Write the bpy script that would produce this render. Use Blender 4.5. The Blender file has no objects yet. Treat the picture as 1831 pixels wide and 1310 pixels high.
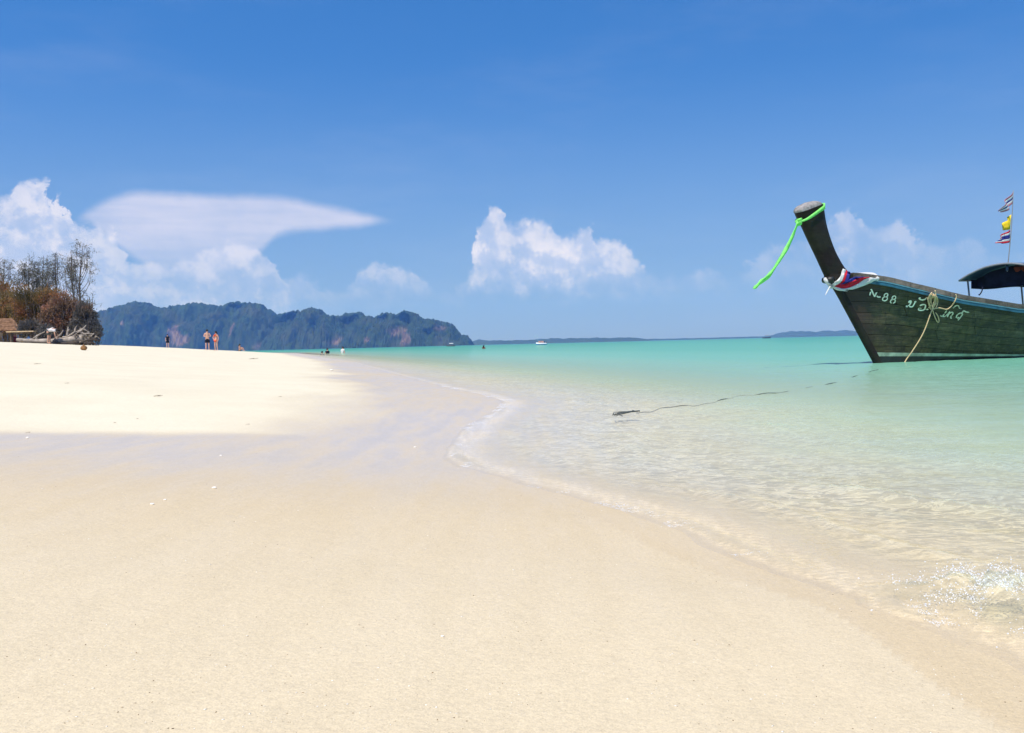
import bpy, bmesh, math, random
import numpy as np
from mathutils import Vector, Matrix
from mathutils.bvhtree import BVHTree

random.seed(7)
rng = np.random.default_rng(7)
SC = bpy.context.scene
COL = SC.collection

# ------------------------------------------------------------------ camera
F_PX, CX, CY, EYE = 1650.0, 915.5, 655.0, 0.5          # photo pixels (1831 x 1310), eye height above the water
PITCH, ROLL = math.radians(-1.396), math.radians(-1.41)
cam_d = bpy.data.cameras.new('camera')
cam = bpy.data.objects.new('camera', cam_d)
COL.objects.link(cam)
CAMM = Matrix.Rotation(math.pi/2 + PITCH, 4, 'X') @ Matrix.Rotation(ROLL, 4, 'Z')
cam.matrix_world = Matrix.Translation((0, 0, EYE)) @ CAMM
cam_d.sensor_width = 36.0
cam_d.lens = 36.0*F_PX/1831.0
cam_d.clip_start = 0.05
cam_d.clip_end = 60000
SC.camera = cam

# ------------------------------------------------------------------ light
SUN_EL, SUN_AZ = math.radians(62), math.radians(-152)     # azimuth clockwise from +Y
SUN_DIR = Vector((math.cos(SUN_EL)*math.sin(SUN_AZ), math.cos(SUN_EL)*math.cos(SUN_AZ), math.sin(SUN_EL)))
sl = bpy.data.lights.new('sun', 'SUN')
sl.energy = 4.2
sl.angle = math.radians(0.53)
sl.color = (1.0, 0.945, 0.85)
so = bpy.data.objects.new('sun', sl)
so.rotation_euler = (-SUN_DIR).to_track_quat('-Z', 'Y').to_euler()
so.location = (0, 0, 50)
COL.objects.link(so)

SC.view_settings.view_transform = 'Standard'
SC.view_settings.look = 'None'
SC.view_settings.exposure = 0.40
SC.view_settings.gamma = 1.0
SC.view_settings.use_curve_mapping = False
SC.cycles.max_bounces = 8
SC.cycles.transparent_max_bounces = 24
SC.cycles.volume_bounces = 1
SC.cycles.use_denoising = True
SC.cycles.sample_clamp_indirect = 6

ROT = np.array(CAMM.to_3x3())
def pix_ray(px, py):
    return ROT @ np.array([(px-CX)/F_PX, -(py-CY)/F_PX, -1.0])
def pix_azel(px, py):
    d = pix_ray(px, py)
    return math.atan2(d[0], d[1]), math.atan2(d[2], math.hypot(d[0], d[1]))
def at_z(px, py, z=0.0):
    d = pix_ray(px, py)
    t = (z-EYE)/d[2]
    return np.array([0, 0, EYE]) + d*t
def at_y(px, py, Y):
    d = pix_ray(px, py)
    return np.array([0, 0, EYE]) + d*(Y/d[1])

# ------------------------------------------------------------------ node helper
class NT:
    def __init__(s, tree):
        s.t = tree; s.n = tree.nodes; s.l = tree.links
    def new(s, kind, **kw):
        nd = s.n.new(kind)
        for k, v in kw.items(): setattr(nd, k, v)
        return nd
    def put(s, sock, v):
        if v is None: return
        if isinstance(v, bpy.types.NodeSocket): s.l.new(v, sock)
        else: sock.default_value = v
    def m(s, op, a, b=None, c=None, clamp=False):
        nd = s.new('ShaderNodeMath', operation=op, use_clamp=clamp)
        for i, v in enumerate((a, b, c)): s.put(nd.inputs[i], v)
        return nd.outputs[0]
    def vm(s, op, a, b=None, out=0):
        nd = s.new('ShaderNodeVectorMath', operation=op)
        s.put(nd.inputs[0], a)
        if b is not None: s.put(nd.inputs[1] if op != 'SCALE' else nd.inputs['Scale'], b)
        return nd.outputs[out]
    def rng(s, v, a, b, c=0.0, d=1.0, smooth=True):
        nd = s.new('ShaderNodeMapRange')
        nd.interpolation_type = 'SMOOTHSTEP' if smooth else 'LINEAR'
        for i, x in enumerate((v, a, b, c, d)): s.put(nd.inputs[i], x)
        return nd.outputs[0]
    def noise(s, vec, scale, detail=4, rough=.55, dist=0.0, out=0):
        nd = s.new('ShaderNodeTexNoise')
        if vec is not None: s.l.new(vec, nd.inputs['Vector'])
        nd.inputs['Scale'].default_value = scale; nd.inputs['Detail'].default_value = detail
        nd.inputs['Roughness'].default_value = rough; nd.inputs['Distortion'].default_value = dist
        return nd.outputs[out]
    def mixc(s, f, a, b, blend='MIX'):
        nd = s.new('ShaderNodeMix', data_type='RGBA', blend_type=blend)
        s.put(nd.inputs[0], f); s.put(nd.inputs[6], a); s.put(nd.inputs[7], b)
        return nd.outputs[2]
    def map(s, vec, scale=(1, 1, 1), rot=(0, 0, 0), loc=(0, 0, 0)):
        nd = s.new('ShaderNodeMapping')
        s.l.new(vec, nd.inputs[0]); nd.inputs[1].default_value = loc; nd.inputs[2].default_value = rot; nd.inputs[3].default_value = scale
        return nd.outputs[0]
    def bump(s, h, strength=.5, dist=.01, normal=None):
        nd = s.new('ShaderNodeBump')
        nd.inputs['Strength'].default_value = strength; nd.inputs['Distance'].default_value = dist
        s.l.new(h, nd.inputs['Height'])
        if normal is not None: s.l.new(normal, nd.inputs['Normal'])
        return nd.outputs[0]
    def attr(s, name, out='Fac'):
        nd = s.new('ShaderNodeAttribute'); nd.attribute_name = name
        return nd.outputs[out]
    def curve(s, v, pts):
        nd = s.new('ShaderNodeFloatCurve')
        s.put(nd.inputs['Value'], v)
        c = nd.mapping.curves[0]
        nd.mapping.use_clip = False
        pts = sorted(pts)
        c.points[0].location = pts[0]; c.points[1].location = pts[-1]
        for p in pts[1:-1]: c.points.new(*p)
        for p in c.points: p.handle_type = 'AUTO_CLAMPED'
        nd.mapping.update()
        return nd.outputs[0]

def rgb(c): return (c[0], c[1], c[2], 1.0)

# ------------------------------------------------------------------ sky with clouds (world)
SKY_K = 0.10
world = bpy.data.worlds.new('World')
SC.world = world
world.use_nodes = True
world.node_tree.nodes.clear()
W = NT(world.node_tree)
sky = W.new('ShaderNodeTexSky', sky_type='NISHITA')
sky.sun_disc = False
sky.sun_elevation = SUN_EL
sky.sun_rotation = SUN_AZ
sky.air_density = 1.0; sky.dust_density = 0.1; sky.ozone_density = 3.0; sky.altitude = 0
hs = W.new('ShaderNodeHueSaturation')
hs.inputs['Hue'].default_value = .500
hs.inputs['Saturation'].default_value = 1.16
hs.inputs['Value'].default_value = 1.0
W.l.new(W.mixc(1.0, sky.outputs[0], (.86, 1.08, 1.34, 1), 'MULTIPLY'), hs.inputs['Color'])
tc = W.new('ShaderNodeTexCoord')
dirv = tc.outputs['Generated']
W.l.new(W.vm('NORMALIZE', W.vm('ADD', W.vm('MULTIPLY', dirv, (1, 1, 1.0)), (0, 0, .17))), sky.inputs['Vector'])
sep = W.new('ShaderNodeSeparateXYZ'); W.l.new(dirv, sep.inputs[0])
az = W.m('ARCTAN2', sep.outputs[0], sep.outputs[1])
el = W.m('ARCSINE', sep.outputs[2])
AZ0, AZW, ELW = -0.6, 1.2, 0.30
azn = W.m('PINGPONG', W.m('DIVIDE', W.m('SUBTRACT', az, AZ0), AZW), 1.0)
def trace(pts):
    out = []
    for px, py in pts:
        a, e = pix_azel(px, py)
        out.append(((a-AZ0)/AZW, e/ELW))
    return out
def trace_v(pts):
    return [((pix_azel(px, 450)[0]-AZ0)/AZW, v) for px, v in pts]
def elc(pts, a_=None): return W.m('MULTIPLY', W.curve(azn if a_ is None else a_, trace(pts)), ELW)
nz1 = W.m('SUBTRACT', W.noise(dirv, 26, 7, .62), .5)
nz2 = W.m('SUBTRACT', W.noise(dirv, 75, 5, .6), .5)
nzb = W.m('SUBTRACT', W.noise(W.map(dirv, loc=(3.1, 1.7, 5.2)), 11, 6, .6), .5)
edge = W.m('ADD', W.m('MULTIPLY', nz1, .032), W.m('MULTIPLY', nz2, .013))
top_pts = [(-200,470),(-90,430),(0,352),(22,345),(44,318),(72,310),(103,322),(100,368),(128,402),(150,396),(185,406),(215,428),(243,466),(285,470),(330,458),(375,448),(425,430),(465,436),(488,466),(502,492),(540,488),(560,502),(605,520),(638,488),(690,468),(740,480),(765,510),(800,522),(822,502),(834,480),(841,454),(849,430),(858,408),(867,386),(882,368),(896,392),(925,396),(960,384),(988,398),(1012,414),(1035,410),(1050,403),(1066,424),(1098,430),(1125,444),(1152,466),(1182,490),(1230,492),(1280,478),(1312,492),(1342,455),(1370,440),(1405,428),(1440,425),(1472,382),(1492,386),(1514,362),(1534,392),(1562,408),(1612,393),(1640,430),(1685,438),(1725,420),(1752,440),(1795,450),(1870,440),(1960,470),(2050,500)]
op_pts = trace_v([(-200,.4),(-60,.7),(0,.85),(60,.92),(110,.85),(140,.74),(200,.70),(250,.52),(300,.52),(370,.54),(440,.56),(490,.54),(530,.45),(600,.22),(650,.40),(700,.45),(750,.38),(800,.25),(840,.85),(880,1.0),(960,1.0),(1020,.95),(1060,.8),(1110,.72),(1160,.42),(1200,.32),(1280,.26),(1330,.22),(1370,.30),(1420,.22),(1470,.26),(1514,.56),(1550,.28),(1610,.40),(1650,.20),(1725,.18),(1800,.12),(1900,.35),(2050,.4)])
nw1 = W.m('SUBTRACT', W.noise(W.map(dirv, loc=(7.7, 2.2, 1.1)), 30, 6, .62), .5)
azw = W.m('ADD', azn, W.m('ADD', W.m('MULTIPLY', nw1, .045), W.m('MULTIPLY', nz2, -.012)))     # billows bulge sideways too
top_e = elc(top_pts, azw)
h_above = W.m('ADD', W.m('SUBTRACT', top_e, el), edge)
body = W.rng(h_above, -.001, .0095)
lowb = W.curve(azn, trace_v([(-200,1),(0,1),(300,.95),(480,.85),(560,.45),(650,.15),(760,0),(1300,0),(2050,.1)]))      # the bank on the left reaches lower
base = W.rng(W.m('ADD', W.m('ADD', el, W.m('MULTIPLY', lowb, .040)), W.m('ADD', W.m('MULTIPLY', nz1, .055), W.m('MULTIPLY', nzb, .05))), .042, .098)
wisp = W.rng(W.m('ADD', nzb, W.m('MULTIPLY', nz1, .5)), -.32, .12, .45, 1.0)
cum = W.m('MULTIPLY', W.m('MULTIPLY', body, base), W.m('MULTIPLY', W.curve(azw, op_pts), wisp))
cum = W.m('MULTIPLY', cum, .84)
an_top = elc([(-200,430),(60,420),(110,412),(140,384),(170,362),(210,347),(260,339),(330,342),(400,344),(470,341),(520,348),(560,357),(610,369),(650,379),(686,388),(712,395),(760,430),(2050,460)])
an_bot = elc([(-200,428),(60,420),(110,414),(140,402),(180,425),(240,470),(300,500),(360,505),(420,490),(470,455),(500,428),(540,420),(580,418),(640,412),(684,402),(712,400),(760,410),(2050,440)])
soft = W.m('ADD', W.m('MULTIPLY', nz1, .007), W.m('MULTIPLY', nzb, .010))
a1 = W.rng(W.m('ADD', W.m('SUBTRACT', an_top, el), soft), -.002, .011)
a2 = W.rng(W.m('ADD', W.m('SUBTRACT', el, an_bot), W.m('MULTIPLY', nz1, .008)), -.001, .012)
stri = W.noise(W.map(dirv, scale=(6, 6, 60)), 3, 5, .6)
an_op = W.curve(azn, trace_v([(-200,0),(100,.0),(135,.35),(200,.62),(300,.74),(420,.74),(520,.78),(620,.82),(684,.80),(702,.45),(720,0),(2050,0)]))
an_fade = W.rng(W.m('SUBTRACT', an_top, el), .030, .085, 1.0, .50)
anv = W.m('MULTIPLY', W.m('MULTIPLY', W.m('MULTIPLY', a1, a2), an_op), W.m('MULTIPLY', an_fade, W.m('MULTIPLY', W.rng(stri, .3, .65, .84, 1.0), W.rng(nzb, -.25, .15, .72, 1.0))))
# cirrus-thin veil, very faint
veil = W.m('MULTIPLY', W.rng(W.noise(W.map(dirv, scale=(1, 1, 4)), 3.5, 6, .6), .45, .8), .07)
# relief of the cumulus: towards the sun brighter (density difference along the sun's direction)
offs = W.vm('ADD', dirv, (0.008, 0.0, 0.010))
nzs = W.m('SUBTRACT', W.noise(offs, 26, 7, .62), .5)
lit = W.rng(W.m('ADD', W.m('MULTIPLY', W.m('SUBTRACT', nz1, nzs), 3.2), W.m('ADD', W.m('MULTIPLY', nz1, .5), W.rng(h_above, .0, .06, .18, -.15))), -.30, .42)
c_lit, c_sh = (7.3, 6.9, 7.3, 1), (4.5, 5.0, 6.6, 1)
ccol = W.mixc(lit, c_sh, c_lit)
low = W.m('MULTIPLY', W.m('POWER', 2.71828, W.m('DIVIDE', W.m('MAXIMUM', el, 0.0), -.105)), .85)     # milky air near the horizon
s0 = W.mixc(low, hs.outputs[0], (1.9, 2.1, 2.1, 1))
s0 = W.mixc(W.rng(el, .06, .31, .26, 0.0), s0, (3.3, 4.5, 5.6, 1))
s1 = W.mixc(veil, s0, (5.6, 5.8, 6.8, 1))
s2 = W.mixc(anv, s1, (5.9, 5.8, 6.9, 1))
s3 = W.mixc(cum, s2, ccol)
bg = W.new('ShaderNodeBackground'); bg.inputs['Strength'].default_value = SKY_K
W.l.new(s3, bg.inputs['Color'])
wo = W.new('ShaderNodeOutputWorld'); W.l.new(bg.outputs[0], wo.inputs['Surface'])

# ------------------------------------------------------------------ object helpers
def tag(o, label=None, cat=None, group=None, kind=None):
    if label: o['label'] = label
    if cat: o['category'] = cat
    if group: o['group'] = group
    if kind: o['kind'] = kind
    return o
def empty(name, loc, label=None, cat=None, group=None, rz=0.0):
    o = bpy.data.objects.new(name, None)
    o.empty_display_size = .1
    o.location = loc; o.rotation_euler = (0, 0, rz)
    COL.objects.link(o)
    return tag(o, label, cat, group)
def link(name, me, mat, parent=None, smooth=True):
    o = bpy.data.objects.new(name, me)
    COL.objects.link(o)
    if mat is not None:
        for mm in (mat if isinstance(mat, (list, tuple)) else [mat]): me.materials.append(mm)
    if smooth and len(me.polygons):
        me.polygons.foreach_set('use_smooth', np.ones(len(me.polygons), dtype=bool))
    if parent is not None:
        o.parent = parent
    return o
def mesh_np(name, V, Fq):
    """fast mesh from numpy verts and an (n,3) or (n,4) face array"""
    V = np.asarray(V, dtype=np.float32); Fq = np.asarray(Fq, dtype=np.int32)
    me = bpy.data.meshes.new(name)
    n, k = Fq.shape
    me.vertices.add(len(V)); me.vertices.foreach_set('co', V.ravel())
    me.loops.add(n*k); me.loops.foreach_set('vertex_index', Fq.ravel())
    me.polygons.add(n)
    me.polygons.foreach_set('loop_start', np.arange(n, dtype=np.int32)*k)
    me.polygons.foreach_set('loop_total', np.full(n, k, dtype=np.int32))
    me.update(calc_edges=True)
    return me
def mesh_py(name, V, Fs):
    me = bpy.data.meshes.new(name)
    me.from_pydata([tuple(map(float, v)) for v in V], [], Fs)
    me.update()
    return me
def vattr(me, name, arr):
    a = me.attributes.new(name, 'FLOAT', 'POINT')
    a.data.foreach_set('value', np.asarray(arr, dtype=np.float32).ravel())
def grid_faces(nr, nc, wrap=False):
    i = np.arange(nr-1)[:, None]; j = np.arange(nc if wrap else nc-1)[None, :]
    j2 = (j+1) % nc
    a = i*nc+j; b = i*nc+j2; c = (i+1)*nc+j2; d = (i+1)*nc+j
    return np.stack([a, b, c, d], -1).reshape(-1, 4)
def tube_np(path, rad, k=6, cap=True):
    """tube round a polyline; returns V, F (python lists of quads / ngons)"""
    P = np.asarray(path, float); n = len(P)
    R = np.full(n, rad) if np.isscalar(rad) else np.asarray(rad, float)
    T = np.gradient(P, axis=0); T /= np.linalg.norm(T, axis=1)[:, None]+1e-12
    up = np.array([0, 0, 1.0]) if abs(T[0][2]) < .9 else np.array([1.0, 0, 0])
    V = []; prev = None
    for i in range(n):
        u = up if prev is None else prev
        u = u-T[i]*(u@T[i]); u /= np.linalg.norm(u)+1e-12; prev = u
        w = np.cross(T[i], u)
        for q in range(k):
            a = 2*math.pi*q/k
            V.append(P[i]+R[i]*(math.cos(a)*u+math.sin(a)*w))
    Fs = [(i*k+q, i*k+(q+1) % k, (i+1)*k+(q+1) % k, (i+1)*k+q) for i in range(n-1) for q in range(k)]
    if cap:
        Fs.append(tuple(range(k))[::-1]); Fs.append(tuple((n-1)*k+q for q in range(k)))
    return V, Fs
class MB:
    """collects shapes into one mesh"""
    def __init__(s): s.V = []; s.F = []; s.at = []
    def add(s, V, Fs, val=0.0):
        o = len(s.V); s.V.extend([tuple(map(float, v)) for v in V]); s.F.extend([tuple(int(q)+o for q in f) for f in Fs]); s.at.extend([val]*len(V))
        return s
    def tube(s, path, rad, k=6, val=0.0): return s.add(*tube_np(path, rad, k), val)
    def box(s, c, size, rz=0.0, M=None, val=0.0):
        c = np.array(c, float); h = np.array(size, float)/2
        V = np.array([(x, y, z) for x in (-1, 1) for y in (-1, 1) for z in (-1, 1)], float)*h
        if M is not None: V = V @ np.array(M).T
        elif rz:
            ca, sa = math.cos(rz), math.sin(rz); V = V @ np.array([[ca, sa, 0], [-sa, ca, 0], [0, 0, 1]])
        return s.add(V+c, [(0, 1, 3, 2), (4, 6, 7, 5), (0, 4, 5, 1), (2, 3, 7, 6), (0, 2, 6, 4), (1, 5, 7, 3)], val)
    def blob(s, c, size, sub=2, jit=.15, val=0.0, seed=None):
        bm = bmesh.new(); bmesh.ops.create_icosphere(bm, subdivisions=sub, radius=1.0)
        r = random.Random(seed if seed is not None else random.random())
        V = [np.array(v.co)*(1+r.uniform(-jit, jit))*np.array(size)+np.array(c) for v in bm.verts]
        Fs = [tuple(v.index for v in f.verts) for f in bm.faces]
        bm.free()
        return s.add(V, Fs, val)
    def build(s, name, mat, parent=None, smooth=True, attr=None):
        me = mesh_py(name, s.V, s.F)
        if attr: vattr(me, attr, s.at)
        return link(name, me, mat, parent, smooth)
def smooth_path(pts, n):
    """Catmull-Rom through pts"""
    P = np.asarray(pts, float)
    Q = np.vstack([2*P[0]-P[1], P, 2*P[-1]-P[-2]])
    out = []; segs = len(P)-1
    for i in np.linspace(0, segs-1e-6, n):
        k = int(i); t = i-k
        a, b, c, d = Q[k], Q[k+1], Q[k+2], Q[k+3]
        out.append(.5*((2*b)+(-a+c)*t+(2*a-5*b+4*c-d)*t*t+(-a+3*b-3*c+d)*t**3))
    return np.array(out)

# ------------------------------------------------------------------ numpy noise
_perm = rng.permutation(256); _perm = np.concatenate([_perm, _perm, _perm])
_gr = rng.uniform(0, 2*np.pi, 256); _gx, _gy = np.cos(_gr), np.sin(_gr)
def perlin(x, y):
    x = np.asarray(x, float); y = np.asarray(y, float)
    xi = np.floor(x).astype(np.int64); yi = np.floor(y).astype(np.int64)
    xf = x-xi; yf = y-yi; xi &= 255; yi &= 255
    u = xf**3*(xf*(xf*6-15)+10); v = yf**3*(yf*(yf*6-15)+10)
    def g(a, b, dx, dy):
        h = _perm[_perm[a]+b]
        return _gx[h]*dx+_gy[h]*dy
    n00 = g(xi, yi, xf, yf); n10 = g(xi+1, yi, xf-1, yf); n01 = g(xi, yi+1, xf, yf-1); n11 = g(xi+1, yi+1, xf-1, yf-1)
    return (n00*(1-u)+n10*u)*(1-v)+(n01*(1-u)+n11*u)*v
def fbm(x, y, o=4, rough=.5):
    s = 0; a = 1.0
    for k in range(o):
        s = s+a*perlin(x*2**k+17.3*k, y*2**k-9.1*k); a *= rough
    return s
def sstep(a, b, x):
    t = np.clip((x-a)/(b-a), 0, 1); return t*t*(3-2*t)

# ------------------------------------------------------------------ lie of the land
shore_px = [(1831,1212),(1800,1190),(1720,1142),(1630,1092),(1450,1042),(1300,988),(1200,940),(1100,908),(1000,882),(900,855),(835,838),(790,814),(806,790),(822,768),(880,738),(903,716),(842,702),(760,684),(690,665),(622,646),(560,637),(531,631)]
sp = np.array([at_z(*p)[:2] for p in shore_px])
ty = np.concatenate([[-9000, -60, -4, 0, .9], sp[:, 1], [160, 230, 400, 800, 9500]])
tx = np.concatenate([[2500, 16, 1.6, .92, .76], sp[:, 0], [-42, -78, -205, -700, -9500]])
_ly = np.concatenate([np.linspace(-10, .5, 150), np.exp(np.linspace(math.log(.5), math.log(9500), 1200))[1:]])
_lx = np.interp(_ly, ty, tx)
def _sm(a, w):
    k = np.exp(-np.linspace(-2, 2, 2*w+1)**2); k /= k.sum()
    return np.convolve(np.pad(a, w, mode='edge'), k, 'valid')
_lxs = _sm(_lx, 7)
_lxb = _sm(_lx, 70)
_slope = np.gradient(_lxb, _ly)
_cos = 1/np.sqrt(1+np.clip(_slope, -1.2, 1.2)**2)
def shore_s(X, Y):
    """distance inland from the water's edge (negative out to sea)"""
    S = np.interp(Y, _ly, _lxs); Sb = np.interp(Y, _ly, _lxb); c = np.interp(Y, _ly, _cos)
    far = np.clip(np.abs(S-X)/3.0, 0, 1)
    return ((S*(1-far)+Sb*far)-X)*c
def land_z(X, Y):
    X = np.asarray(X, float); Y = np.asarray(Y, float)
    s = shore_s(X, Y)
    r = np.hypot(X, Y)
    k = 6.0
    up = .078*s; cap = 1.55
    zl = -np.log(np.exp(-k*np.clip(up, -2, 6))+np.exp(-k*cap))/k
    d = np.clip(-s, 0, None)
    zs = -np.interp(d, [0, 1, 3, 8, 30, 80, 300, 9000], [0, .06, .20, .55, 1.9, 3.6, 6, 9])
    z = np.where(s > 0, zl, zs)
    z = z+.030*fbm(X*.35+4, Y*.35, 3)*sstep(.4, 4, s)+.10*fbm(X*.07, Y*.07+3, 2)*sstep(5, 16, s)
    z = z+.0045*fbm(X*2.2, Y*1.2, 3)*sstep(60, 10, r)
    z = z+.012*fbm(X*1.0+7, Y*1.0, 2)*sstep(-.3, -1.5, s)*sstep(60, 20, r)
    return z
def ground_px(px, py):
    """where the sight line through a photo pixel meets the sand"""
    d = pix_ray(px, py)
    t = .8; last = t
    while t < 3000:
        P = np.array([0, 0, EYE])+d*t
        if P[2] < float(land_z(P[0], P[1])): break
        last = t; t *= 1.01
    lo, hi = last, t
    for _ in range(30):
        md = (lo+hi)/2; P = np.array([0, 0, EYE])+d*md
        if P[2] < float(land_z(P[0], P[1])): hi = md
        else: lo = md
    P = np.array([0, 0, EYE])+d*hi
    P[2] = float(land_z(P[0], P[1]))
    return P
def on_land(px, Y):
    """a point of the sand in the column of a photo pixel at distance Y"""
    P = at_y(px, 620, Y)
    return np.array([P[0], Y, float(land_z(P[0], Y))])

# ------------------------------------------------------------------ materials
def mat(name, build):
    m = bpy.data.materials.new(name); m.use_nodes = True
    m.node_tree.nodes.clear()
    n = NT(m.node_tree)
    out = n.new('ShaderNodeOutputMaterial')
    sh = build(n)
    n.l.new(sh, out.inputs['Surface'])
    return m
def principled(n, col, rough=.6, spec=.5, normal=None, metal=0.0, trans=None):
    p = n.new('ShaderNodeBsdfPrincipled')
    n.put(p.inputs['Base Color'], col); n.put(p.inputs['Roughness'], rough); n.put(p.inputs['Specular IOR Level'], spec)
    p.inputs['Metallic'].default_value = metal
    if normal is not None: n.l.new(normal, p.inputs['Normal'])
    return p.outputs[0]
def obj_coord(n): return n.new('ShaderNodeTexCoord').outputs['Object']
def simple(name, col, rough=.6, spec=.4, var=.25, scale=8, bump=.0):
    def b(n):
        co = obj_coord(n)
        f = n.noise(co, scale, 5, .6)
        c = n.mixc(n.rng(f, .3, .7), rgb([x*(1-var) for x in col]), rgb([min(1, x*(1+var)) for x in col]))
        nm = n.bump(n.noise(co, scale*4, 4), bump, .01) if bump else None
        return principled(n, c, rough, spec, nm)
    return mat(name, b)

def sand_mat(n):
    geo = n.new('ShaderNodeNewGeometry').outputs['Position']
    wet = n.attr('wet')
    f1 = n.noise(geo, 1.3, 5, .6); f2 = n.noise(geo, 420, 2, .5); f3 = n.noise(geo, 140, 3, .6); f4 = n.noise(geo, 24, 4, .6)
    streak = n.noise(n.map(geo, scale=(3.0, .5, 1), rot=(0, 0, .25)), 3.2, 5, .62)
    dry = n.mixc(n.rng(f1, .3, .7), (.650, .575, .420, 1), (.695, .620, .460, 1))
    wt = n.mixc(n.rng(streak, .32, .68), (.570, .442, .256, 1), (.636, .497, .292, 1))
    soak = n.attr('soak')
    wt = n.mixc(n.m('MULTIPLY', soak, n.rng(streak, .25, .6, .55, 1.0)), wt, (.530, .462, .385, 1))
    c = n.mixc(wet, dry, wt)
    grain = n.m('ADD', n.m('MULTIPLY', n.m('SUBTRACT', f2, .5), .55), n.m('MULTIPLY', n.m('SUBTRACT', f3, .5), .42))
    grain = n.m('ADD', grain, n.m('MULTIPLY', n.m('SUBTRACT', f4, .5), .10))
    c = n.mixc(1.0, c, n.vm('ADD', n.vm('SCALE', (1, 1, 1), n.m('ADD', grain, 1.0)), (0, 0, 0)), 'MULTIPLY')
    spk = n.rng(n.noise(geo, 230, 2, .5), .70, .78)
    c = n.mixc(n.m('MULTIPLY', spk, .5), c, (.13, .085, .05, 1))
    h = n.m('ADD', n.m('MULTIPLY', f2, .25), n.m('ADD', n.m('MULTIPLY', f3, .6), n.m('MULTIPLY', f4, n.m('ADD', 2.0, n.m('MULTIPLY', wet, -1.2)))))
    nm = n.bump(h, .45, .004)
    rough = n.m('SUBTRACT', n.m('SUBTRACT', .85, n.m('MULTIPLY', wet, n.rng(streak, .3, .7, .22, .42))), n.m('MULTIPLY', soak, .05))
    return principled(n, c, rough, n.m('ADD', .15, n.m('MULTIPLY', wet, .75)), nm)
M_SAND = mat('coral_sand', sand_mat)

def water_mat(n):
    geo = n.new('ShaderNodeNewGeometry').outputs['Position']
    d = n.m('MAXIMUM', n.attr('depth'), 0.0)
    # light lost on the way down and back
    def ex(k): return n.m('POWER', 2.71828, n.m('MULTIPLY', d, -k))
    tr = n.new('ShaderNodeCombineColor')
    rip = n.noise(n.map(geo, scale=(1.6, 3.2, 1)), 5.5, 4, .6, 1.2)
    caustic_tint = n.rng(n.m('ABSOLUTE', n.m('SUBTRACT', rip, .5)), .0, .08, 1.30, .84)       # bright and dark caustic streaks painted into the water tint by noise
    caustic_tint = n.m('ADD', n.m('MULTIPLY', n.m('SUBTRACT', caustic_tint, 1.0), n.rng(d, .004, .05)), 1.0)
    caustic_rim = n.m('MULTIPLY', n.rng(d, .001, .008), n.rng(d, .004, .014, 1.0, 0.0))                              # band for a bright caustic line painted into the tint at the water's edge
    caustic_tint = n.m('ADD', caustic_tint, n.m('MULTIPLY', caustic_rim, n.rng(n.noise(n.map(geo, scale=(1.4, 2.6, 1)), 26, 4, .7), .42, .66, .0, .36)))
    n.put(tr.inputs[0], n.m('MULTIPLY', ex(1.3), caustic_tint)); n.put(tr.inputs[1], n.m('MULTIPLY', ex(.18), caustic_tint)); n.put(tr.inputs[2], n.m('MULTIPLY', ex(.42), caustic_tint))
    clear = n.new('ShaderNodeBsdfTransparent'); n.l.new(tr.outputs[0], clear.inputs['Color'])
    cloudy = n.new('ShaderNodeBsdfDiffuse')
    r_ = n.new('ShaderNodeValToRGB'); n.l.new(n.m('POWER', n.m('DIVIDE', d, 8.0, clamp=True), .333), r_.inputs[0])
    e = r_.color_ramp.elements
    e[0].position = 0; e[0].color = (.86, .73, .52, 1); e[1].position = 1; e[1].color = (.070, .290, .250, 1)
    for dp, c in ((.08, (.80, .70, .52)), (.16, (.62, .70, .50)), (.30, (.38, .60, .42)), (.6, (.20, .48, .34)), (1.1, (.120, .40, .275)), (3.0, (.080, .365, .25))):
        q = e.new((dp/8.0)**.333); q.color = rgb(c)
    cl = r_.outputs[0]
    n.l.new(cl, cloudy.inputs['Color'])
    w1 = n.noise(n.map(geo, scale=(1.0, 2.6, 1)), 2.2, 5, .62, .6)
    w2 = n.noise(n.map(geo, scale=(1.0, 2.2, 1), rot=(0, 0, .3)), 9, 4, .6, .4)
    w0 = n.noise(n.map(geo, scale=(.5, 1.6, 1)), .45, 3, .5)
    h = n.m('ADD', n.m('ADD', n.m('MULTIPLY', w1, .085), n.m('MULTIPLY', w2, .012)), n.m('MULTIPLY', w0, .18))
    hs_ = n.m('MULTIPLY', h, n.rng(d, .0, .35, .18, 1.0))
    nm = n.bump(hs_, .22, 1.0)
    n.l.new(nm, cloudy.inputs['Normal'])
    a = n.m('SUBTRACT', 1.0, ex(3.5))
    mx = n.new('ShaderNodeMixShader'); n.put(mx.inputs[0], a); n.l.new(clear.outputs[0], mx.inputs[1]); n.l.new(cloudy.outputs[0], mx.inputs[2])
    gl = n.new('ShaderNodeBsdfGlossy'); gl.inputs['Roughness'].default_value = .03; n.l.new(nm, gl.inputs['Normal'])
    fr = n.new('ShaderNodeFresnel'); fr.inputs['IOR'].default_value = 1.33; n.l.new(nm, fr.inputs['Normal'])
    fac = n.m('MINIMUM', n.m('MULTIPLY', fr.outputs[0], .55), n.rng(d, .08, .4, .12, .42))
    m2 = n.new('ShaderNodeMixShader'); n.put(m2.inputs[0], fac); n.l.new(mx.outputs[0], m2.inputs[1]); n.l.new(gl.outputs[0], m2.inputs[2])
    return m2.outputs[0]
M_WATER = mat('sea_water', water_mat)

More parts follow.
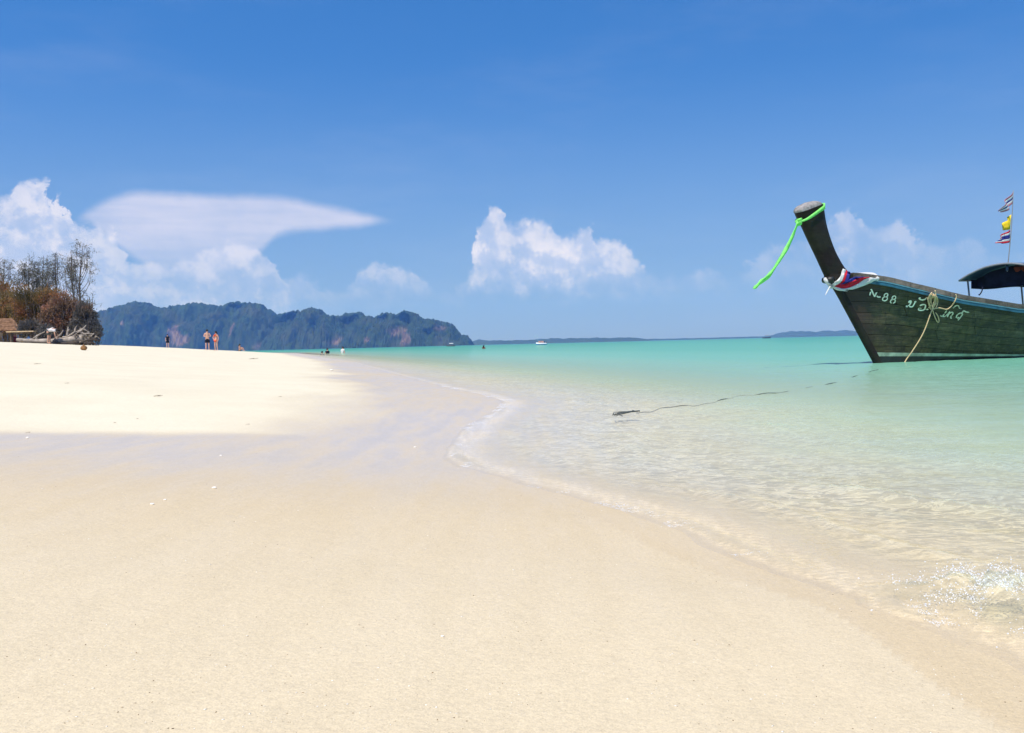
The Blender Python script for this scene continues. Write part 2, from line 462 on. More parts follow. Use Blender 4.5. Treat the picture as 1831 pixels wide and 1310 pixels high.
def hill_mat(n):
    geo = n.new('ShaderNodeNewGeometry')
    pos = geo.outputs['Position']; cl = n.attr('cliff')
    f = n.noise(pos, .06, 5, .65); g = n.noise(pos, .012, 4, .6)
    green = n.mixc(n.rng(f, .3, .7), (.008, .016, .006, 1), (.034, .060, .018, 1))
    green = n.mixc(n.rng(g, .45, .7), green, (.045, .052, .02, 1))
    st = n.noise(n.map(pos, scale=(.05, .05, .012)), 1.0, 5, .65)
    rock = n.mixc(n.rng(st, .35, .65), (.05, .034, .026, 1), (.19, .13, .10, 1))
    return principled(n, n.mixc(cl, green, rock), .9, .1)
M_HILL = mat('karst_forest', hill_mat)
def far_mat(n):
    pos = n.new('ShaderNodeNewGeometry').outputs['Position']
    f = n.noise(pos, .02, 4, .6)
    return principled(n, n.mixc(f, (.02, .04, .02, 1), (.06, .08, .03, 1)), .9, .1)
M_FAR = mat('far_forest', far_mat)

def leaf_mat(name, stops):
    def b(n):
        v = n.attr('tone')
        r = n.new('ShaderNodeValToRGB'); n.l.new(v, r.inputs[0])
        e = r.color_ramp.elements
        e[0].position = stops[0][0]; e[0].color = rgb(stops[0][1]); e[1].position = stops[-1][0]; e[1].color = rgb(stops[-1][1])
        for p, c in stops[1:-1]:
            q = e.new(p); q.color = rgb(c)
        d = n.new('ShaderNodeBsdfDiffuse'); n.l.new(r.outputs[0], d.inputs['Color'])
        t = n.new('ShaderNodeBsdfTranslucent'); n.l.new(r.outputs[0], t.inputs['Color'])
        m = n.new('ShaderNodeMixShader'); m.inputs[0].default_value = .3
        n.l.new(d.outputs[0], m.inputs[1]); n.l.new(t.outputs[0], m.inputs[2])
        return m.outputs[0]
    return mat(name, b)
M_NEEDLE = leaf_mat('casuarina_needles', [(0, (.08, .09, .085)), (.5, (.14, .145, .12)), (1, (.20, .185, .15))])
M_BROWNLEAF = leaf_mat('brown_green_leaves', [(0, (.10, .09, .04)), (.4, (.22, .155, .065)), (.75, (.32, .165, .07)), (1, (.38, .16, .08))])
M_REDLEAF = leaf_mat('red_leaves', [(0, (.13, .09, .07)), (.45, (.25, .155, .09)), (.8, (.35, .18, .11)), (1, (.40, .20, .13))])
M_DARKLEAF = leaf_mat('dark_leaves', [(0, (.08, .08, .085)), (.5, (.14, .135, .12)), (.9, (.22, .17, .13)), (1, (.28, .17, .12))])
M_BARK = simple('bark', (.11, .085, .065), .9, .1, .35, 3)
M_DRIFT = simple('bleached_driftwood', (.33, .28, .235), .9, .1, .35, 4, .3)
M_DRIFTD = simple('dark_driftwood', (.06, .048, .04), .9, .1, .35, 4, .3)

BOWX = float(at_z(1562, 649) @ np.array([math.cos(math.radians(30)), math.sin(math.radians(30)), 0]))-.5   # where the brown bow boards give way to green
def hull_wood(base, streaky, green, bowx=None, spec=.3):
    def b(n):
        co = n.new('ShaderNodeNewGeometry').outputs['Position']
        rot = n.map(co, rot=(0, 0, -math.radians(30)))
        oi = n.new('ShaderNodeObjectInfo').outputs['Random']
        g1 = n.noise(n.map(rot, scale=(1.2, 1.2, 26)), 3.0, 6, .68)
        g2 = n.noise(rot, 2.6, 6, .68)
        drip = n.noise(n.map(rot, scale=(9, 9, .9)), 1.6, 5, .65)
        c = n.mixc(n.rng(g1, .32, .70), rgb(base), rgb(streaky))
        c = n.mixc(n.rng(g2, .45, .66, 0, .75), c, rgb(green))
        c = n.mixc(n.rng(drip, .50, .72, 0, .72), c, (.014, .012, .010, 1))
        patch = n.noise(rot, 7.5, 5, .6)
        c = n.mixc(n.rng(patch, .55, .72, 0, .8), c, (.018, .016, .012, 1))
        big = n.noise(n.map(rot, scale=(.8, .8, 1.5)), 1.7, 5, .7)
        c = n.mixc(n.rng(big, .40, .62, .75, 0), c, n.mixc(n.noise(rot, 14, 4, .6), (.012, .011, .008, 1), (.045, .042, .026, 1)))
        blot = n.noise(n.map(rot, scale=(1, 1, 1.7)), 11, 5, .7)
        c = n.mixc(n.rng(blot, .56, .70, 0, .55), c, rgb([min(1, x*1.9) for x in green]))
        wear = n.noise(n.map(rot, scale=(2, 2, 9)), 6.0, 4, .7)
        c = n.mixc(n.rng(wear, .66, .80, 0, .5), c, (.21, .17, .12, 1))
        if bowx is not None:
            sx = n.new('ShaderNodeSeparateXYZ'); n.l.new(rot, sx.inputs[0])
            e_ = n.m('ADD', sx.outputs[0], n.m('MULTIPLY', n.m('SUBTRACT', g2, .5), .5))
            c = n.mixc(n.rng(e_, bowx-.05, bowx+.75, .85, 0), c, n.mixc(g1, (.035, .020, .017, 1), (.085, .042, .034, 1)))
        k = n.m('ADD', .72, n.m('MULTIPLY', oi, .56))
        c = n.mixc(1.0, c, n.vm('SCALE', (1, 1, 1), k), 'MULTIPLY')
        nm = n.bump(n.m('ADD', g1, n.m('MULTIPLY', patch, .5)), .55, .012)
        return principled(n, c, n.rng(g2, .3, .7, .42, .75), spec, nm)
    return b
M_PLANK = mat('weathered_hull_planks', hull_wood((.034, .027, .013), (.160, .122, .060), (.078, .076, .026), BOWX))
M_STEM = mat('dark_prow_wood', hull_wood((.017, .011, .011), (.034, .019, .018), (.015, .011, .011), None, .12))
M_ENDGRAIN = simple('grey_end_grain', (.26, .24, .23), .85, .2, .3, 18, .4)
M_RAIL = mat('gunwale_wood', hull_wood((.13, .10, .08), (.22, .17, .14), (.15, .12, .10)))
M_BLUE = simple('faded_blue_paint', (.022, .10, .15), .55, .4, .35, 5)
M_PALEBLUE = simple('pale_blue_line_paint', (.34, .50, .56), .5, .4, .2, 6)
M_PALEGREEN = simple('pale_green_stripe_paint', (.30, .38, .27), .6, .3, .35, 5)
M_BOOT = simple('black_bottom_paint', (.016, .018, .016), .5, .4, .4, 5)
M_INNER = simple('dark_hull_inside', (.012, .011, .010), .9, .1, .2, 5)
M_LETTER = simple('pale_lettering_paint', (.95, .86, .62), .7, .2, .22, 22)
M_LETTERW = simple('worn_lettering_paint', (.62, .60, .40), .7, .2, .3, 22)
M_ROPE = simple('cream_rope_fibre', (.66, .49, .28), .85, .2, .22, 90, .5)
M_DARKROPE = simple('wet_dark_rope', (.075, .085, .075), .6, .3, .35, 30, .4)
def cloth_mat(name, col, var):
    def b(n):
        f = n.noise(obj_coord(n), 18, 4, .6)
        c = n.mixc(n.rng(f, .3, .7), rgb([x*(1-var) for x in col]), rgb([min(1, x*(1+var)) for x in col]))
        t = n.new('ShaderNodeBsdfTranslucent'); n.l.new(c, t.inputs['Color'])
        m = n.new('ShaderNodeMixShader'); m.inputs[0].default_value = .35
        n.l.new(principled(n, c, .8, .2), m.inputs[1]); n.l.new(t.outputs[0], m.inputs[2])
        return m.outputs[0]
    return mat(name, b)
M_WHITE = cloth_mat('white_cloth', (.82, .81, .80), .06)
M_RED = simple('red_cloth', (.50, .018, .035), .85, .2, .2, 20)
M_INDIGO = simple('blue_cloth', (.030, .035, .22), .85, .2, .2, 20)
M_LIME = cloth_mat('lime_green_ribbon', (.34, .95, .24), .12)
M_YELLOW = simple('yellow_flag_cloth', (.80, .55, .03), .8, .2, .15, 12)
M_MAUVE = simple('faded_red_flag_cloth', (.40, .16, .20), .8, .2, .2, 12)
M_NAVY = simple('navy_tarpaulin', (.025, .060, .13), .5, .4, .3, 7)
M_DKNAVY = simple('dark_canopy_cloth', (.010, .014, .035), .8, .2, .3, 7)
M_RUST = simple('red_brown_bundle', (.16, .04, .025), .8, .2, .4, 9)
M_METAL = simple('grey_metal', (.20, .21, .22), .5, .5, .2, 10)
M_SKIN = simple('tanned_skin', (.50, .28, .19), .55, .3, .12, 12)
M_SKIN2 = simple('fair_skin', (.62, .36, .25), .55, .3, .12, 12)
M_HAIR = simple('dark_hair', (.018, .013, .010), .6, .3, .3, 20)
M_BLACKC = simple('black_cloth', (.012, .013, .020), .85, .2, .3, 12)
M_GREYC = simple('grey_cloth', (.10, .11, .10), .85, .2, .25, 12)
M_TAN = simple('tan_timber', (.52, .38, .22), .8, .2, .25, 5)
M_THATCH = simple('brown_thatch', (.17, .095, .055), .95, .1, .45, 6, .6)
M_HUSK = simple('coconut_husk_fibre', (.26, .14, .06), .9, .1, .4, 14, .5)
M_BOATW = simple('white_boat_paint', (.72, .74, .76), .4, .5, .08, 3)
M_BOATB = simple('blue_boat_paint', (.05, .20, .48), .4, .5, .15, 3)
M_BOATD = simple('dark_boat_paint', (.03, .032, .04), .5, .4, .2, 3)
M_ORANGE = simple('orange_life_vest', (.65, .12, .05), .8, .2, .15, 8)
M_PINK = simple('pink_cloth', (.55, .16, .20), .85, .2, .15, 8)
M_SHELL = simple('white_shell', (.80, .76, .68), .6, .4, .1, 40)
M_GRIT = simple('brown_grit', (.20, .135, .08), .9, .1, .5, 30)
M_TWIG = simple('dry_twig', (.20, .13, .07), .9, .1, .3, 20)
def foam_b(n):
    p = n.new('ShaderNodeBsdfPrincipled')
    p.inputs['Base Color'].default_value = (.92, .94, .97, 1); p.inputs['Roughness'].default_value = .12
    tr = n.new('ShaderNodeBsdfTransparent'); tr.inputs['Color'].default_value = (.97, .98, 1, 1)
    lw = n.new('ShaderNodeLayerWeight'); lw.inputs['Blend'].default_value = .35
    m = n.new('ShaderNodeMixShader')
    n.put(m.inputs[0], n.m('ADD', n.m('MULTIPLY', lw.outputs['Facing'], .5), .38)); n.l.new(tr.outputs[0], m.inputs[1]); n.l.new(p.outputs[0], m.inputs[2])
    return m.outputs[0]
M_FOAM = mat('sea_foam_bubbles', foam_b)

# ------------------------------------------------------------------ the ground: beach and sea bed in one sheet
def fan(nr, r0, r1, nf, nb, half=.56):
    r = np.exp(np.linspace(math.log(r0), math.log(r1), nr))
    af = np.linspace(-half, half, nf)
    t = np.linspace(0, 1, nb+2)[1:-1]
    ab = half+(2*math.pi-2*half)*t
    a = np.concatenate([af, ab])
    X = r[:, None]*np.sin(a)[None, :]; Y = r[:, None]*np.cos(a)[None, :]
    return X, Y, r, a
R_SEA = 5200.0
X, Y, r, a = fan(470, .25, R_SEA+150, 470, 90)
Z = land_z(X, Y)
S_ = shore_s(X, Y)
edge_n = fbm(X*.8, Y*.35, 4)*.55+fbm(X*2.6+3, Y*.9, 3)*.25
front = sstep(.20, -.20, Y-(5.40+.52*np.clip(X, -4, 0))+.12*fbm(X*.9, Y*.9, 3))          # the last swash mark runs across in front of the berm
width = np.interp(Y, [4, 6, 9, 14, 30, 60, 120], [.95, 1.0, 1.25, 1.25, 1.0, 1.3, 1.8])
along = sstep(width+.42, width-.42, S_+edge_n*np.interp(Y, [4, 8, 14, 30], [.30, .8, .9, .8]))
wet = np.maximum(front, along)
soak = np.maximum(along*sstep(2.7, 4.2, Y), front*sstep(2.4, 3.9, Y)*.85)*np.clip(.80+.9*fbm(X*.55+9, Y*.22, 3), .25, 1)
wet = wet*(1-.30*sstep(3.0, 1.2, Y)*(S_ > .15))
V = np.stack([X, Y, Z], -1).reshape(-1, 3)
Fq = grid_faces(len(r), len(a), wrap=True)
c0 = len(V)
V = np.vstack([V, [[0, 0, float(land_z(0., 0.))]]])
me = mesh_np('beach', V, Fq)
# close the small hole under the camera
bm = bmesh.new(); bm.from_mesh(me); bm.verts.ensure_lookup_table()
na = len(a)
for j in range(na): bm.faces.new((bm.verts[c0], bm.verts[(j+1) % na], bm.verts[j]))
bm.to_mesh(me); bm.free()
vattr(me, 'wet', np.append(wet.ravel(), .8))
vattr(me, 'soak', np.append(soak.ravel(), 0))
beach = link('beach', me, M_SAND)
tag(beach, 'pale coral sand beach, dry on the berm and wet along the swash', None, None, 'structure')

# ------------------------------------------------------------------ the sea
X, Y, r, a = fan(560, 1.0, R_SEA, 620, 60)
D0 = -land_z(X, Y)
S_ = shore_s(X, Y)
dd = -S_
rr = np.hypot(X, Y)
amp = sstep(60, 8, rr)
shal = sstep(-.05, 1.2, dd)
warp = .25*fbm(X*.5, Y*.5, 2)
h = (.012*fbm((X+warp)*.8, (Y+warp)*1.9, 3)+.006*fbm(X*2.4+9, Y*5.2, 3)+.003*fbm(X*7, Y*11, 2))*amp*(.22+.78*shal)
# small waves running up the shore
lip = 0
for off, w, hh, sd in ((.055, .030, .0085, 1), (.36, .040, .013, 5), (.85, .07, .016, 9), (1.6, .10, .018, 14)):
    o2 = off*(1+.5*fbm(Y*.7+sd, X*.15+sd, 3))+.10*fbm(Y*1.9+sd, X*.3, 2)*min(1, off*3)
    g = np.clip(.75+1.3*fbm(Y*1.1+sd*3, X*.4, 3), 0, 1.6)
    lip = lip+hh*g*np.exp(-((dd-o2)/w)**2)
h = h+lip*sstep(14, 3, rr)*(1+.6*fbm(X*18, Y*18, 3))
# the little breaker at the water's edge by the camera
SPL = at_z(1772, 1082)[:2]
def splash_mask(X, Y):
    u = (X-SPL[0]); v = (Y-SPL[1])
    q = (u*.35+v*.94)/.13; p = (u*.94-v*.35)/.15
    return np.exp(-q*q-p*p)
spm = splash_mask(X, Y)
h = h+spm*(.030+.085*np.clip(fbm(X*11+2, Y*11, 4), -.2, 1))
Z = h
depth = np.maximum(D0+h, -.05)
V = np.stack([X, Y, Z], -1).reshape(-1, 3)
me = mesh_np('sea', V, grid_faces(len(r), len(a), wrap=True))
vattr(me, 'depth', depth)
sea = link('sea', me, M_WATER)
tag(sea, 'clear turquoise sea shoaling to the sand', None, None, 'structure')

# ------------------------------------------------------------------ the headland across the bay
YH = 3000.0
hill_px = [(-60,560),(0,556),(60,558),(120,556),(160,556),(180,553.4),(199,551.5),(207,546.5),(227,540),(248,539),(270,542.6),(282,548),(296,548),(305,544),(317,545),(331,542),(345,538.3),(358.6,540.6),(366.5,544),(382,544),(398,545.6),(404,540.6),(423.5,537.7),(439,538),(459,540.6),(468.7,544.6),(476.6,552.4),(486,556.4),(490,563),(494,559),(504,556.4),(521,555),(537,554.5),(545.7,550.3),(568.5,551),(579,557),(589,566),(599.6,564),(608,562),(618,563),(633,556),(645,559),(653.6,565),(662,564),(667,567),(678.5,561),(687,559.5),(699,561.5),(711.7,558),(724,554.5),(736.6,557),(749,563),(761.5,569),(778,570),(786,574),(799,574),(809,579),(815.5,587),(821.7,596),(826,599.5),(836,599.5),(841.4,606),(844,616),(846,618)]
hp = np.array([at_y(px, py, YH) for px, py in hill_px])
def headland(name, x0, x1, ydist, nx, lump, seed, label, k=1.0):
    """one karst mass: crest follows the skyline, steep wooded faces below it"""
    xs = np.linspace(x0, x1, nx)
    crest = np.interp(xs*YH/ydist, hp[:, 0], hp[:, 2])
    crest = np.maximum((crest-EYE)*ydist/YH*k, 0)
    nd = 64
    t = np.linspace(0, 1, nd)
    depthm = 420.0
    # across: foot at t=0, crest at .45, back foot at 1
    prof = np.interp(t, [0, .02, .12, .26, .38, .46, .55, .75, 1], [-.03, .0, .42, .72, .93, 1.0, .97, .7, -.03])
    Xg = np.repeat(xs[None, :], nd, 0)
    Yg = ydist+(t[:, None]-.45)*depthm*np.ones((1, nx))
    Zg = prof[:, None]*crest[None, :]
    fr = sstep(.47, .36, t)[:, None]
    ends = sstep(0, 60, xs-x0)*sstep(0, 30, x1-xs)
    but = fbm(Xg*.010+seed, t[:, None]*1.5+seed, 3)            # buttresses and gullies
    Yg = Yg+but*130*fr
    Zg = Zg*(1+.5*np.clip(fbm(Xg*.006+seed*2, t[:, None]*3+seed, 3), -1, .0)*fr)
    can = 1.5*np.abs(perlin(Xg/34+seed, (Yg+Zg)/34))+np.abs(perlin(Xg/15+seed, (Yg+Zg*1.5)/15))+.7*np.abs(perlin(Xg/7, (Yg+Zg*1.5)/7+seed))
    Zg = Zg+(13*lump)*(can-.75)*np.clip(crest/25, .1, 1)[None, :]; Yg = Yg-9*(can-.6)*fr
    Zg = np.where(t[:, None]*np.ones((1, nx)) < .01, -4, Zg)
    cl = sstep(.40, .60, fbm(Xg*.0075+seed*1.7+3.0, Zg*.011+seed, 3)+.06)*sstep(.34, .22, t)[:, None]*sstep(.02, .06, t)[:, None]
    for (ax, az_, rx, rz_) in CLIFFS:
        P = at_y(ax, az_, ydist)
        sx = rx/F_PX*ydist; sz = rz_/F_PX*ydist
        q = ((Xg-P[0])/sx)**2+((Zg-P[2])/sz)**2+1.3*fbm(Xg*.025, Zg*.03, 3)
        cl = np.maximum(cl, sstep(1.05, .55, q)*(t[:, None] < .42))
    me = mesh_np(name, np.stack([Xg, Yg, Zg], -1).reshape(-1, 3), grid_faces(nd, nx))
    vattr(me, 'cliff', cl)
    o = link(name, me, M_HILL)
    return tag(o, label, None, None, 'structure')
CLIFFS = [(328, 602, 13, 18), (722, 592, 14, 10), (736, 606, 9, 11), (672, 608, 7, 4), (430, 588, 5, 14), (258, 578, 4, 4)]
def hx(px, Yd=YH): return at_y(px, 600, Yd)[0]
headland('hill', hx(-60), hx(492), YH, 620, 1.0, 1.3, 'broad wooded limestone headland rising behind the left of the beach')
headland('hill', hx(482, 2900), hx(600, 2900), 2900, 200, 1.0, 5.1, 'middle wooded limestone dome of the headland')
headland('hill', hx(588, 2820), hx(668, 2820), 2820, 150, 1.0, 8.4, 'low wooded saddle of the headland left of the last bluff')
headland('hill', hx(655, 2700), hx(846, 2700), 2700, 300, 1.0, 3.7, 'reddish cliffed bluff ending the headland at the open sea')
def low_land(name, pts, ydist, label, seed):
    P = np.array([at_y(px, py, ydist) for px, py in pts])
    xs = np.linspace(P[0, 0], P[-1, 0], 260)
    z = np.maximum(np.interp(xs, P[:, 0], P[:, 2]), 0)
    z = z*(1+.30*fbm(xs*.02+seed, xs*0+seed, 3))
    t = np.array([0, .15, .5, .85, 1]); pr = np.array([-.2, .75, 1, .8, -.2])
    Xg = np.repeat(xs[None, :], 5, 0); Yg = ydist+(t[:, None]-.5)*300+0*Xg
    Zg = pr[:, None]*z[None, :]-.8*(pr[:, None] < 0)
    o = link(name, mesh_np(name, np.stack([Xg, Yg, Zg], -1).reshape(-1, 3), grid_faces(5, 260)), M_FAR)
    return tag(o, label, None, None, 'structure')
low_land('island', [(835, 611), (845, 609), (856, 607), (875, 608.5), (930, 608), (985, 604.8), (1040, 604), (1100, 603.5), (1135, 603), (1150, 605.5), (1160, 608)], 4000, 'low wooded island along the horizon right of the headland', 2)
low_land('island', [(1120, 608), (1150, 606), (1250, 604), (1400, 600), (1560, 596.5), (1700, 593), (1850, 589), (1980, 589)], 4700, 'thin strip of far coast along the horizon behind the boat', 6)
low_land('island', [(1370, 604), (1400, 594), (1430, 591), (1455, 593), (1475, 591.5), (1510, 590.5), (1545, 592), (1600, 588), (1660, 587), (1720, 592), (1780, 598)], 5050, 'faint blue hills on the horizon behind the boat prow', 9)

# ------------------------------------------------------------------ plants at the head of the beach
def leaf_faces(C, L, Wd, up=.3, seed=0):
    """thin leaf quads at centres C (n,3)"""
    n = len(C); g = np.random.default_rng(seed)
    d = g.normal(size=(n, 3)); d[:, 2] += up; d /= np.linalg.norm(d, axis=1)[:, None]
    s = g.normal(size=(n, 3)); s -= d*(s*d).sum(1)[:, None]; s /= np.linalg.norm(s, axis=1)[:, None]
    L = L*g.uniform(.6, 1.4, (n, 1)); Wd = Wd*g.uniform(.6, 1.4, (n, 1))
    V = np.stack([C-d*L/2, C+s*Wd/2, C+d*L/2, C-s*Wd/2], 1).reshape(-1, 3)
    return V, np.arange(n*4).reshape(-1, 4)
def crown_mesh(name, C, L, Wd, tone, mat_, parent, up=.3, seed=0):
    V, Fq = leaf_faces(C, L, Wd, up, seed)
    me = mesh_np(name, V, Fq)
    vattr(me, 'tone', np.repeat(tone, 4))
    return link(name, me, mat_, parent, smooth=False)
def casuarina(px, pytop, Yd, spread_px, nbr, seed, label, base_px=None, nleaf=14, low=.22):
    g = np.random.default_rng(seed); rr_ = random.Random(seed)
    B = on_land(base_px if base_px is not None else px, Yd)
    T = at_y(px, pytop, Yd)
    Ht = T[2]-B[2]; wd = spread_px/F_PX*Yd
    root = empty('tree', B, label, 'tree', 'sparse trees at the head of the beach')
    mb = MB()
    lean = np.array([T[0]-B[0], 0, 0])
    trunk = smooth_path([np.zeros(3), lean*.15+[.1*Ht*.1, 0, Ht*.3], lean*.6+[-.02*Ht, .1, Ht*.65], lean+[0, 0, Ht*.99]], 12)
    mb.tube(trunk, np.linspace(.11, .015, 12)*Ht/7, 6)
    leaf = []
    for i in range(nbr):
        an = rr_.uniform(0, 6.283); q_ = rr_.uniform(.15, 1)**.5
        zf = rr_.uniform(low+.12, 1.0)
        wf = math.sin(math.pi*min(1, max(0.06, (zf-low)/(1.06-low))**.8))**.6
        ax_ = trunk[min(11, int(zf*11))]
        tip = np.array([ax_[0]+math.cos(an)*wd*q_*wf, math.sin(an)*wd*q_*wf, zf*Ht+rr_.gauss(0, .02)*Ht])
        f0 = max(.08, zf-rr_.uniform(.14, .34)); fi = min(10.99, f0*11)
        p0 = trunk[int(fi)]*(1-fi % 1)+trunk[int(fi)+1]*(fi % 1)
        ln = float(np.linalg.norm(tip-p0))
        mid = (p0+tip)/2+np.array([math.cos(an)*ln*.10, math.sin(an)*ln*.10, -.04*ln])
        br = smooth_path([p0, mid, tip], 7)
        mb.tube(br, np.linspace(.024, .007, 7)*Ht/7, 4)
        for q in range(rr_.randint(5, 8)):
            s0 = br[rr_.randint(3, 6)]
            e = s0+np.array([rr_.gauss(0, .42), rr_.gauss(0, .42), rr_.uniform(-.2, .6)])*rr_.uniform(.5, 1.1)
            mb.tube([s0, (s0+e)/2+[0, 0, .03], e], [.014, .011, .006], 3)
            k = rr_.randint(nleaf//2, nleaf)
            tt = g.uniform(.1, 1.05, (k, 1))
            leaf.append(s0+(e-s0)*tt+g.normal(size=(k, 3))*.13)
    mb.build('trunk', M_BARK, root)
    C = np.vstack(leaf)
    crown_mesh('crown', C, .30, .035, np.clip(g.normal(.5, .25, len(C)), 0, 1), M_NEEDLE, root, .5, seed)
    return root
casuarina(52, 458, 74, 22, 30, 11, 'rounded grey green tree, leftmost above the brown thicket', 57, 17)
casuarina(78, 455, 78, 18, 26, 12, 'dense dark tree between the rounded tree and the taller ones', 80, 19)
casuarina(99, 452, 76, 15, 22, 13, 'slim bare-limbed tree left of the tallest tree', 108, 10)
casuarina(148, 437, 73, 24, 30, 14, 'tallest open tree of the beach head, farthest right', 142, 11, .12)
casuarina(127, 446, 75, 14, 18, 15, 'thin twiggy tree leaning just left of the tallest tree', 138, 9)
casuarina(8, 462, 80, 20, 22, 16, 'grey green tree at the left edge of the picture', 10, 15)

def bush(name, blobs, Yd, n, mat_, label, seed, L=.15, Wd=.065, cat='bush', stems=26):
    """blobs: (px, py, half width px, half height px, dY)"""
    g = np.random.default_rng(seed)
    c0 = blobs[0]; B = on_land(c0[0], Yd)
    root = empty(name, B, label, cat, 'thicket behind the driftwood')
    pts = []; tone = []
    tot = sum(b[2]*b[3] for b in blobs)
    sb = MB()
    for (px, py, hw, hh, dy) in blobs:
        P = at_y(px, py, Yd+dy)
        rx = hw/F_PX*Yd; rz = hh/F_PX*Yd; ry = max(rx*.7, .8)
        k = int(1.9*n*hw*hh/tot)
        d = g.normal(size=(k, 3)); d /= np.linalg.norm(d, axis=1)[:, None]
        rad = g.uniform(.15, 1.0, (k, 1))**.5
        lum = 1+.50*perlin(d[:, 0]*2.2+px, d[:, 2]*2.2+py)+.32*perlin(d[:, 0]*6+py, d[:, 2]*6+d[:, 1]*5)+.14*np.abs(g.normal(size=k))*(g.random(k) < .25)
        q = d*rad*lum[:, None]*np.array([rx, ry, rz])+P
        gz = land_z(q[:, 0], q[:, 1])
        q[:, 2] = np.maximum(q[:, 2], gz+g.uniform(.02, .5, k))
        pts.append(q)
        tn = .45+.9*perlin(q[:, 0]*.9+seed, q[:, 2]*.9)+g.normal(0, .16, k)
        tone.append(tn)
        for _ in range(int(2.2*stems*hw*hh/tot)+2):
            x = P[0]+g.uniform(-.8, .8)*rx; y = P[1]+g.uniform(-.9, .2)*ry
            z0 = float(land_z(x, y)); tx = x+g.normal(0, .35); ty_ = y+g.normal(0, .2)
            z1 = P[2]+rz*g.uniform(.2, 1.05)
            sb.tube(smooth_path([(x, y, z0-.05), ((x+tx)/2+.1, (y+ty_)/2, (z0+z1)/2), (tx, ty_, z1)], 6), np.linspace(.035, .008, 6), 4)
    C = np.vstack(pts)-B
    sb.V = [tuple(np.array(v)-B) for v in sb.V]
    sb.build('stem', M_BARK, root)
    crown_mesh('foliage', C, L, Wd, np.clip(np.concatenate(tone), 0, 1), mat_, root, .1, seed)
    return root
bush('bush', [(50, 552, 34, 36, 0), (88, 548, 26, 34, 1), (20, 560, 30, 40, 1)], 70, 14000, M_BROWNLEAF, 'broad brown and olive bush behind the thatched shelter', 21)
bush('bush', [(112, 560, 24, 33, 0), (92, 572, 20, 28, -1), (132, 556, 14, 22, 0)], 67, 9000, M_REDLEAF, 'rusty red bush behind the bending person', 22)
bush('bush', [(152, 572, 20, 34, 0), (166, 590, 14, 20, -1), (140, 590, 16, 22, -.5)], 66, 7500, M_DARKLEAF, 'dark blue green bush at the end of the thicket above the driftwood roots', 23)
bush('bush', [(55, 590, 22, 18, 0), (85, 595, 16, 14, -.5)], 64, 3500, M_DARKLEAF, 'low shadowy scrub behind the tan plank', 24)
bush('bush', [(2, 545, 26, 44, 0)], 73, 4000, M_BROWNLEAF, 'brown bush at the left edge of the picture', 25)

# ------------------------------------------------------------------ driftwood and the shelter
def path_px(pts, Yd):
    return [at_y(px, py, Yd+(dy[0] if dy else 0)) for px, py, *dy in pts]
YD = 61.0
base = on_land(115, YD)
def local(pts, B): return [np.asarray(p)-B for p in pts]
root = empty('driftwood_tree', base, 'bleached fallen tree lying along the beach crest with dark roots', 'driftwood')
MB().tube(smooth_path(local(path_px([(30, 607), (60, 609), (95, 609.5), (125, 607), (150, 604)], YD), base), 18), np.linspace(.10, .24, 18)*(1+.12*np.sin(np.arange(18)*2.1)), 8).build('log', M_DRIFT, root)
MB().tube(smooth_path(local(path_px([(42, 611.5), (80, 613), (120, 613.5), (140, 612)], YD-.4), base), 12), np.linspace(.05, .09, 12), 6).build('bark_slab', M_DRIFTD, root)
for q in ([(112, 603), (122, 601), (132, 594), (142, 593), (152, 597)], [(138, 594), (146, 588, .3), (156, 592, .4), (163, 600, .5)], [(120, 600), (121, 590), (122, 584)], [(121, 592), (124, 588)], [(134, 594), (135, 586), (138, 582)], [(142, 593), (150, 586), (154, 581)], [(60, 605), (70, 598), (82, 592)], [(66, 607), (65, 601), (67, 598)], [(145, 600), (155, 596), (168, 597)], [(98, 606), (108, 598), (113, 590)]):
    MB().tube(smooth_path(local(path_px(q, YD), base), 9), np.linspace(.075, .022, 9), 5).build('branch', M_DRIFT, root)
rb = random.Random(5)
for k in range(26):
    x = 148+rb.gauss(0, 9); y = 604+rb.gauss(0, 3)
    q = [(x, y), (x+rb.uniform(-8, 10), y+rb.uniform(-8, 3), rb.uniform(-.4, .4)), (x+rb.uniform(-12, 16), y+rb.uniform(-12, 6), rb.uniform(-.5, .5))]
    q = [(a_, min(b_, 613), *c_) for a_, b_, *c_ in q]
    MB().tube(smooth_path(local(path_px(q, YD), base), 7), np.linspace(.05, .012, 7), 4).build('root', M_DRIFT if k % 3 else M_DRIFTD, root)
for q in ([(158, 608), (170, 607), (178, 610)], [(156, 614), (164, 612), (172, 615)], [(150, 615), (158, 611), (166, 609)]):
    MB().tube(smooth_path(local(path_px(q, YD-.6), base), 7), np.linspace(.10, .04, 7), 5).build('root', M_DRIFTD, root)
